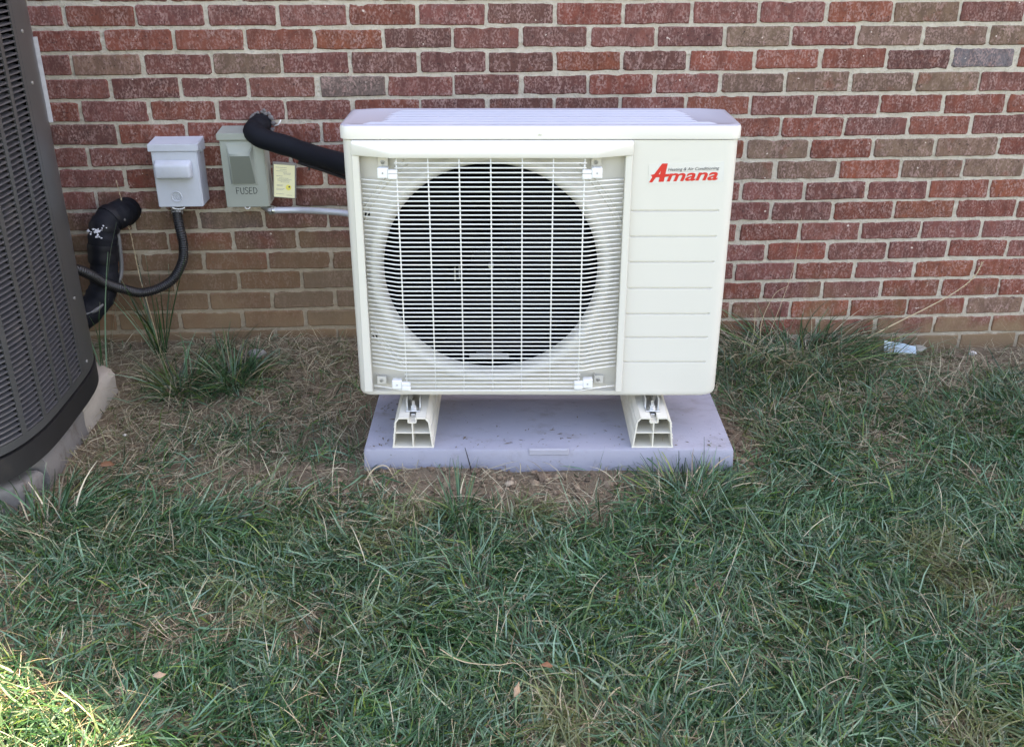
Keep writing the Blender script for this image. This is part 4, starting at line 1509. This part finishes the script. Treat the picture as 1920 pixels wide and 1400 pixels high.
def green_density(x, y):
    d = sstep(-0.72, -1.12, y) * 1.0                       # full lawn in front
    d = np.maximum(d, 0.85 * sstep(0.62, 0.95, x) * sstep(-0.02, -0.25, y))   # right of the pad
    d = np.maximum(d, 0.22 * sstep(-0.55, -0.8, y))
    d = np.maximum(d, 0.10)
    # left strip: worn
    d = np.where((x < -0.35) & (y > -0.75), np.minimum(d, 0.18), d)
    d = np.maximum(d, 0.6 * bump2(x, y, -0.80, -0.32, 0.16, 0.12))
    d = np.maximum(d, 0.9 * bump2(x, y, -0.72, -0.27, 0.10, 0.09))
    d = np.maximum(d, 0.5 * bump2(x, y, -0.62, -0.64, 0.22, 0.10))
    d = np.maximum(d, 0.8 * bump2(x, y, -0.98, -0.98, 0.18, 0.09))
    # bare soil before the pad
    bare = np.maximum(bump2(x, y, 0.02, -0.935, 0.37, 0.115), bump2(x, y, 0.27, -0.975, 0.16, 0.125))
    bare = np.maximum(bare, bump2(x, y, -0.42, -0.86, 0.16, 0.06))
    bare = np.maximum(bare, bump2(x, y, 0.735, -0.66, 0.05, 0.18))
    bare = np.maximum(bare, bump2(x, y, 1.75, -0.18, 0.25, 0.10) * 0.9)
    d = d * (1 - np.clip(bare * 1.25, 0, 1))
    # thin worn patches through the lawn
    pn = vnoise(x, y, 3.2, 21) * 0.6 + vnoise(x, y, 8.0, 22) * 0.4
    lo = 0.62 - 0.30 * sstep(-1.6, -1.2, y)
    d = d * (lo + (1 - lo) * sstep(0.30, 0.52, pn))
    return d

def sample(n, x0, x1, y0, y1, dens):
    x = rng.uniform(x0, x1, n); y = rng.uniform(y0, y1, n)
    k = (rng.random(n) < dens(x, y)) & ~in_pad(x, y)
    return x[k], y[k]

GREENS = np.array([(0.013, 0.044, 0.015), (0.028, 0.084, 0.032), (0.058, 0.142, 0.064), (0.130, 0.235, 0.155), (0.078, 0.145, 0.032), (0.15, 0.21, 0.045)])
STRAWS = np.array([(0.40, 0.345, 0.225), (0.28, 0.23, 0.145), (0.50, 0.44, 0.31), (0.18, 0.14, 0.09), (0.35, 0.315, 0.215)])

def greens(n, w=(.28, .28, .20, .12, .09, .03)):
    c = GREENS[rng.choice(len(GREENS), n, p=np.array(w) / sum(w))]
    return c * rng.uniform(0.75, 1.3, (n, 1)) * rng.uniform(0.94, 1.06, (n, 3))
def lawn_tint(c, x, y):
    """the lawn is not one colour: dry, olive and lush patches"""
    p = vnoise(x, y, 4.3, 51) * 0.6 + vnoise(x, y, 11.0, 52) * 0.4
    dry = sstep(0.56, 0.74, p)[:, None] * 0.62
    lush = sstep(0.48, 0.30, p)[:, None] * 0.5
    olive = np.array((0.185, 0.185, 0.075)) * rng.uniform(0.6, 1.3, (len(c), 1))
    c = c * (1 - dry) + olive * dry
    return c * (1 - lush) + c * np.array((0.72, 1.0, 0.82)) * lush
def straws(n):
    return STRAWS[rng.integers(0, len(STRAWS), n)] * rng.uniform(0.7, 1.2, (n, 1))

def flow(x, y, spread):
    a = (vnoise(x, y, 2.6, 31) * 2.2 + vnoise(x, y, 6.5, 32)) * 2 * math.pi
    return a + rng.normal(0, spread, len(x))

parts = []
# main lawn
x, y = sample(215000, -2.0, 2.6, -2.9, -0.02, green_density)
n = len(x)
long_ = 0.035 + 0.045 * rng.random(n) + 0.05 * (rng.random(n) < 0.25) * rng.random(n)
parts.append(blades(n, x, y, flow(x, y, 1.1), long_, rng.uniform(0.0018, 0.0040, n), rng.normal(1.02, 0.32, n), rng.normal(0.45, 0.40, n), lawn_tint(greens(n), x, y), 3, 0.004, rng.normal(0, 0.75, n)))
# fine upright blades between
x, y = sample(60000, -2.0, 2.6, -2.9, -0.02, green_density)
n = len(x)
parts.append(blades(n, x, y, rng.uniform(0, 6.28, n), rng.uniform(0.020, 0.045, n), rng.uniform(0.0012, 0.0024, n), rng.normal(0.45, 0.28, n), rng.normal(0.45, 0.4, n), lawn_tint(greens(n), x, y), 3))
# broad coarse blades lying on top, near the camera
x, y = sample(34000, -1.8, 2.4, -2.8, -0.75, green_density)
n = len(x)
parts.append(blades(n, x, y, flow(x, y, 1.25), rng.uniform(0.05, 0.115, n), rng.uniform(0.0024, 0.0050, n), rng.normal(1.22, 0.24, n), rng.normal(0.6, 0.35, n), lawn_tint(greens(n, (.08, .20, .28, .34, .07, .03)), x, y), 5, 0.008, rng.normal(0, 0.6, n)))
# the lawn carries on outside the frame, thinner and coarser
for x0, x1, y0, y1, m in ((-4.2, -2.0, -4.2, -0.02, 26000), (2.6, 4.8, -4.2, -0.02, 26000), (-2.0, 2.6, -4.2, -2.9, 18000)):
    x, y = sample(m, x0, x1, y0, y1, lambda a, b: 0.9 + 0 * a)
    n = len(x)
    parts.append(blades(n, x, y, flow(x, y, 1.4), rng.uniform(0.04, 0.10, n), rng.uniform(0.003, 0.006, n), rng.normal(0.95, 0.3, n), rng.normal(0.5, 0.4, n), lawn_tint(greens(n), x, y), 3, 0.004, rng.normal(0, 0.6, n)))
joined("lawn_grass", parts, M['grass'], "dark green mown grass blades covering the lawn in front of the heat pump", "grass")

# dead grass and thatch
def straw_density(x, y):
    d = 0.30 + 0.34 * sstep(0.45, 0.62, vnoise(x, y, 3.2, 21) * -1 + 1)
    d = np.maximum(d, 0.75 * sstep(0.54, 0.72, vnoise(x, y, 4.3, 51) * 0.6 + vnoise(x, y, 11.0, 52) * 0.4))
    d = np.maximum(d, 0.95 * sstep(-0.92, -0.7, y) * sstep(-0.2, -0.35, x))
    d = np.maximum(d, 0.9 * bump2(x, y, -0.1, -1.04, 0.9, 0.13))
    d = np.maximum(d, 0.75 * sstep(0.55, 0.8, x) * sstep(-0.95, -0.6, y))
    d = np.maximum(d, 0.8 * bump2(x, y, 1.35, -0.62, 0.25, 0.12))
    d = np.maximum(d, 0.7 * bump2(x, y, 1.05, -0.95, 0.25, 0.08))
    bare = np.maximum(bump2(x, y, 0.05, -0.91, 0.36, 0.075), bump2(x, y, 0.33, -0.95, 0.13, 0.085))
    bare = np.maximum(bare, bump2(x, y, 0.735, -0.66, 0.05, 0.18))
    return d * (1 - 0.62 * np.clip(bare * 1.3, 0, 1))
x, y = sample(100000, -2.0, 2.6, -2.9, -0.015, straw_density)
n = len(x)
parts = [blades(n, x, y, rng.uniform(0, 6.28, n), rng.uniform(0.03, 0.10, n), rng.uniform(0.0009, 0.0022, n), rng.normal(1.25, 0.25, n), rng.normal(0.35, 0.3, n), straws(n), 3, 0.003)]
# thatch that pokes out over the green
x, y = sample(8000, -1.9, 2.5, -2.8, -0.05, lambda a, b: 0.5 + 0 * a)
n = len(x)
parts.append(blades(n, x, y, rng.uniform(0, 6.28, n), rng.uniform(0.05, 0.13, n), rng.uniform(0.0011, 0.0022, n), rng.normal(1.0, 0.35, n), rng.normal(0.7, 0.4, n), straws(n), 4, 0.012))
joined("dead_grass", parts, M['straw'], "tan dead grass and thatch lying flat over the soil and lawn", "dead grass")

# soil clods
def clods():
    ico = bmesh.new()
    bmesh.ops.create_icosphere(ico, subdivisions=1, radius=1.0)
    V0 = np.array([v.co[:] for v in ico.verts]); F0 = np.array([[v.index for v in f.verts] for f in ico.faces])
    ico.free()
    def dens(x, y):
        d = np.maximum(bump2(x, y, 0.02, -0.925, 0.42, 0.10), bump2(x, y, 0.27, -0.965, 0.18, 0.11))
        d = np.maximum(d, 0.8 * bump2(x, y, -0.45, -0.80, 0.10, 0.07))
        d = np.maximum(d, 0.9 * bump2(x, y, 0.735, -0.62, 0.035, 0.22))
        d = np.maximum(d, 0.25 * bump2(x, y, -0.6, -0.25, 0.5, 0.2))
        d = np.maximum(d, 0.3 * bump2(x, y, 1.7, -0.12, 0.4, 0.08))
        return np.maximum(d, 0.02)
    x, y = sample(22000, -1.15, 2.0, -1.15, -0.02, dens)
    n = len(x)
    s = np.exp(rng.normal(math.log(0.0036), 0.55, n)).clip(0.0012, 0.017)
    V = V0[None] * s[:, None, None] * rng.uniform(0.65, 1.35, (n, len(V0), 1)) * rng.uniform(0.7, 1.3, (n, 1, 3))
    V[:, :, 0] += x[:, None]; V[:, :, 1] += y[:, None]
    V[:, :, 2] += (ground_h(x, y) + s * 0.35)[:, None]
    V[:, :, 1] = np.minimum(V[:, :, 1], -0.008)
    F = (F0[None] + np.arange(n)[:, None, None] * len(V0)).reshape(-1, 3)
    base = np.array([(0.15, 0.105, 0.074), (0.21, 0.150, 0.105), (0.27, 0.20, 0.14), (0.12, 0.088, 0.065)])
    C = base[rng.integers(0, 4, n)] * rng.uniform(0.8, 1.2, (n, 1))
    o = np_mesh("loose_soil", V.reshape(-1, 3), F, M['clod'], None, False, np.repeat(C[:, None, :], len(V0), 1).reshape(-1, 3))
    tag(o, "crumbled brown soil clods dug up in front of the grey pad", "soil", None, 'stuff')
clods()

# ------------------------------------------------------------------ tufts, weeds and stalks: things one can point at
def tuft(name, label, cat, cx, cy, n, r, lmin, lmax, w, tilt, curl, mat='grass', weights=None, straw=0.0, group=None, az=None, spread=None):
    a = rng.uniform(0, 6.28, n)
    rr = r * np.sqrt(rng.random(n))
    x = cx + rr * np.cos(a); y = np.minimum(cy + rr * np.sin(a), -0.02)
    col = greens(n, weights) if weights else greens(n)
    k = rng.random(n) < straw
    col[k] = straws(int(k.sum()))
    aa = a + rng.normal(0, 0.5, n) if az is None else rng.normal(az, spread, n)
    V, F, C = blades(n, x, y, aa, rng.uniform(lmin, lmax, n), rng.uniform(w * 0.6, w, n), np.abs(rng.normal(tilt, 0.22, n)), rng.normal(curl, 0.3, n), col, 6, 0.0, None, 0.45)
    o = np_mesh(name, V, F, M[mat], None, True, C)
    return tag(o, label, cat, group)
G1 = "grass tufts by the wall"
tuft("grass_tuft", "coarse green grass tuft spreading right of the broken pad corner", "grass tuft", -0.865, -0.33, 150, 0.055, 0.09, 0.20, 0.0048, 0.75, 0.75, straw=0.12, group=G1)
tuft("grass_tuft", "bushy green grass tuft in front of the pale stone", "grass tuft", -0.705, -0.30, 210, 0.060, 0.09, 0.17, 0.0046, 0.60, 0.75, straw=0.10, group=G1)
tuft("grass_tuft", "small upright grass tuft at the foot of the wall below the olive box", "grass tuft", -0.775, -0.10, 26, 0.020, 0.06, 0.12, 0.0040, 0.25, 0.35, straw=0.1, group=G1)
tuft("grass_tuft", "tall messy grass clump leaning on the wall right of the heat pump", "grass tuft", 1.10, -0.09, 420, 0.20, 0.12, 0.30, 0.0042, 0.85, 0.75, straw=0.28, group=G1)
tuft("grass_tuft", "long grass sweeping toward the blue wrapper by the wall", "grass tuft", 1.30, -0.10, 230, 0.13, 0.10, 0.26, 0.0042, 0.95, 0.65, straw=0.22, group=G1, az=0.2, spread=1.1)
tuft("grass_tuft", "dry yellowed grass tuft at the right side of the heat pump", "grass tuft", 0.90, -0.22, 200, 0.11, 0.07, 0.17, 0.0034, 0.8, 0.8, straw=0.55, group=G1)
tuft("grass_tuft", "grass tuft growing at the near corner of the old grey pad", "grass tuft", -1.00, -1.06, 190, 0.09, 0.08, 0.17, 0.0046, 0.55, 0.8, straw=0.10, group=G1)
tuft("grass_tuft", "green grass tuft at the bare soil left of the pad tab", "grass tuft", -0.02, -1.06, 70, 0.04, 0.07, 0.15, 0.0042, 0.45, 0.6, straw=0.06, group=G1)
tuft("grass_tuft", "dense blue green grass tuft near the right front corner of the pad", "grass tuft", 0.545, -1.03, 230, 0.09, 0.07, 0.14, 0.0038, 0.6, 0.8, straw=0.10, group=G1)
tuft("tall_weed", "tall thin grass weed rising beside the looping black conduit", "weed", -0.975, -0.10, 20, 0.022, 0.22, 0.42, 0.0062, 0.22, 0.38, group="tall weeds at the old unit")
tuft("tall_weed", "narrow green weed growing between the old air conditioner and the wrapped pipe", "weed", -1.105, -0.26, 16, 0.03, 0.25, 0.50, 0.0055, 0.10, 0.22, group="tall weeds at the old unit")

def stalk(label, pts, r0, name="dry_stalk", cat="stalk", seed_from=None, mat='twig'):
    P = spline(pts, 8)
    bm = bmesh.new()
    n = len(P)
    tube(bm, P, [r0 * (1 - 0.65 * i / n) for i in range(n)], 5)
    if seed_from is not None:
        for i in range(int(n * seed_from), n):
            for k in range(2):
                d = (P[min(i + 1, n - 1)] - P[max(i - 1, 0)]).normalized() + Vector((random.gauss(0, .35), random.gauss(0, .2), random.gauss(0, .35)))
                tube(bm, [P[i], P[i] + d.normalized() * random.uniform(0.006, 0.014)], [0.0012, 0.0003], 4)
    o = obj(name, bm, M[mat], None, True)
    return tag(o, label, cat, "dry seed stalks")
stalk("long pale seed stalk leaning up to the right across the low bricks", [(1.354, -0.05, 0.074), (1.46, -0.05, 0.135), (1.555, -0.048, 0.186), (1.637, -0.045, 0.235), (1.695, -0.04, 0.285), (1.718, -0.035, 0.331)], 0.0026, seed_from=0.55)
stalk("thin upright straw against the bricks left of the long leaning stalk", [(1.02, -0.06, 0.10), (1.06, -0.05, 0.24), (1.085, -0.045, 0.36), (1.09, -0.04, 0.50)], 0.0011)
stalk("bent straw arching over the tall grass clump beside the wall", [(0.985, -0.09, 0.07), (0.985, -0.08, 0.16), (1.02, -0.07, 0.25), (1.065, -0.06, 0.275)], 0.0014)
stalk("kinked straw standing at the left end of the tall grass clump", [(0.93, -0.12, 0.06), (0.955, -0.10, 0.12), (0.955, -0.09, 0.21)], 0.0015)
stalk("pale straw lying across the tall grass clump", [(0.86, -0.10, 0.105), (0.98, -0.13, 0.092), (1.09, -0.15, 0.085)], 0.0018)
stalk("thin pale seed stalk in front of the bricks beside the wrapped pipe", [(-0.992, -0.06, 0.12), (-1.006, -0.052, 0.22), (-1.021, -0.05, 0.341), (-1.028, -0.05, 0.498), (-1.043, -0.05, 0.640)], 0.0017, seed_from=0.35)
stalk("dark dry blade leaning on the front edge of the grey pad", [(0.012, -0.862, 0.075), (0.004, -0.858, 0.110), (-0.004, -0.845, 0.137)], 0.0022, mat='cond_base')
stalk("pale straw curl lying on the soil at the front of the pad", [(-0.26, -0.90, 0.078), (-0.235, -0.885, 0.105), (-0.205, -0.885, 0.112), (-0.185, -0.90, 0.085)], 0.0022)

# stones, litter, leaves
def stone(label, x, y, s, mat, sq=(1, 0.8, 0.6), name="stone", cat="stone", group="stones on the soil"):
    bm = bmesh.new()
    bmesh.ops.create_icosphere(bm, subdivisions=2, radius=s)
    ph = random.uniform(0, 9)
    for v in bm.verts:
        k = 1 + 0.22 * math.sin(v.co.x / s * 2.3 + ph) * math.cos(v.co.y / s * 2.9 + ph) + random.gauss(0, 0.05)
        v.co = Vector((v.co.x * sq[0], v.co.y * sq[1], v.co.z * sq[2])) * k
    o = obj(name, bm, mat, None, True, 50)
    o.location = (x, y, float(ground_h(x, y)) + s * sq[2] * 0.5)
    return tag(o, label, cat, group)
stone("pale grey stone on bare soil behind the bushy tuft", -0.665, -0.13, 0.030, M['stone'])
stone("small tan stone right of the pale grey stone", -0.600, -0.155, 0.012, M['foam_white'])
stone("white chip in the soil against the wall at far right", 1.735, -0.06, 0.014, M['pale_litter'])
stone("pale rounded stone in the dug soil below the pad tab", 0.105, -0.935, 0.012, simple("pale_clod", (0.33, 0.26, 0.19), 0.95, var=0.3, scale=80, bump=0.6))
stone("tan clod at the left end of the dug soil", -0.335, -0.885, 0.014, simple("tan_clod", (0.26, 0.18, 0.12), 0.95, var=0.3, scale=80, bump=0.6))
stone("small white pebble on the bare ground beside the broken pad", -0.955, -0.585, 0.008, M['pale_litter'])

def litter():
    bm = bmesh.new()
    rows = []
    for i in range(7):
        t = i / 6
        rows.append([bm.verts.new((-0.055 + 0.11 * t, 0.006 * math.sin(t * 4) + 0.005 * j, 0.010 + 0.024 * (1 - t) * (j / 3) + 0.022 * j / 3 + random.gauss(0, 0.0018))) for j in range(4)])
    for a, b in zip(rows[:-1], rows[1:]):
        for j in range(3):
            bm.faces.new((a[j], b[j], b[j + 1], a[j + 1]))
    r = bmesh.ops.extrude_face_region(bm, geom=bm.faces[:])
    for v in r['geom']:
        if isinstance(v, bmesh.types.BMVert): v.co.y += 0.0015
    o = obj("wrapper", bm, M['blue_wrap'])
    o.location = (1.475, -0.075, 0.018)
    tag(o, "crumpled pale blue wrapper in the grass at the foot of the wall", "litter")
    bm = bmesh.new()
    ring = [bm.verts.new((0.035 * math.cos(a) * (1 + random.gauss(0, .06)), 0.0, 0.017 * math.sin(a))) for a in np.linspace(0, math.pi, 10)]
    ring += [bm.verts.new((-0.034 + 0.017 * i, -0.004, -0.004)) for i in range(1, 4)]
    bm.faces.new(ring)
    r = bmesh.ops.extrude_face_region(bm, geom=bm.faces[:])
    for v in r['geom']:
        if isinstance(v, bmesh.types.BMVert): v.co.y += 0.004
    o = obj("paper_scrap", bm, M['foam_white'])
    o.location = (1.545, -0.045, 0.030)
    tag(o, "tan paper scrap leaning on the wall right of the blue wrapper", "litter")
litter()

def leaf(label, x, y, z, s, rot, mat, tilt=(0.3, 0.2)):
    bm = bmesh.new()
    pr = [(-1.0, 0), (-0.55, 0.34), (0.0, 0.45), (0.5, 0.30), (1.0, 0.0), (0.5, -0.26), (0.0, -0.42), (-0.55, -0.30)]
    mid = [bm.verts.new((a, 0, 0.10 * math.cos(a * 1.5))) for a in (-0.55, 0.0, 0.5)]
    rim = [bm.verts.new((a, b * random.uniform(.6, 1.3), 0.55 * abs(b) + random.gauss(0, 0.08))) for a, b in pr]
    m0, m1, m2 = mid
    for f in ((rim[0], m0, rim[1]), (rim[1], m0, m1, rim[2]), (rim[2], m1, m2, rim[3]), (rim[3], m2, rim[4]), (rim[4], m2, rim[5]), (rim[5], m2, m1, rim[6]), (rim[6], m1, m0, rim[7]), (rim[7], m0, rim[0])):
        bm.faces.new(f)
    for v in bm.verts: v.co *= s
    r = bmesh.ops.extrude_face_region(bm, geom=bm.faces[:])
    for v in r['geom']:
        if isinstance(v, bmesh.types.BMVert): v.co.z += 0.0006
    o = obj("fallen_leaf", bm, mat, None, True)
    o.location = (x, y, z)
    o.rotation_euler = (tilt[0], tilt[1], rot)
    tag(o, label, "leaf", "fallen leaves on the lawn")
leaf("pale curled dry leaf on the grass at lower left near the sunlit patch", -0.572, -1.640, 0.118, 0.0125, 0.4, M['leaf_pale'], (0.5, 0.1))
leaf("upright tan dry leaf in the grass at the bottom centre", 0.079, -1.715, 0.122, 0.0155, 1.2, M['leaf_pale'], (0.7, -0.5))
leaf("reddish brown leaf half sunk in the grass above the upright tan leaf", 0.140, -1.640, 0.108, 0.0135, 0.2, M['leaf'], (0.3, 0.3))
leaf("small orange brown leaf on the lawn right of the pad", 0.905, -1.010, 0.108, 0.0075, 0.9, M['leaf'])
leaf("brown leaf scrap on the bare ground beside the old pad", -0.935, -0.795, 0.085, 0.020, 0.5, M['leaf'], (0.4, 0.2))

stalk("forked dead root strand lying on the grass at bottom centre", [(-0.06, -1.570, 0.098), (-0.03, -1.605, 0.103), (0.0, -1.615, 0.099), (0.05, -1.626, 0.102), (0.085, -1.622, 0.101), (0.112, -1.650, 0.092)], 0.0013)
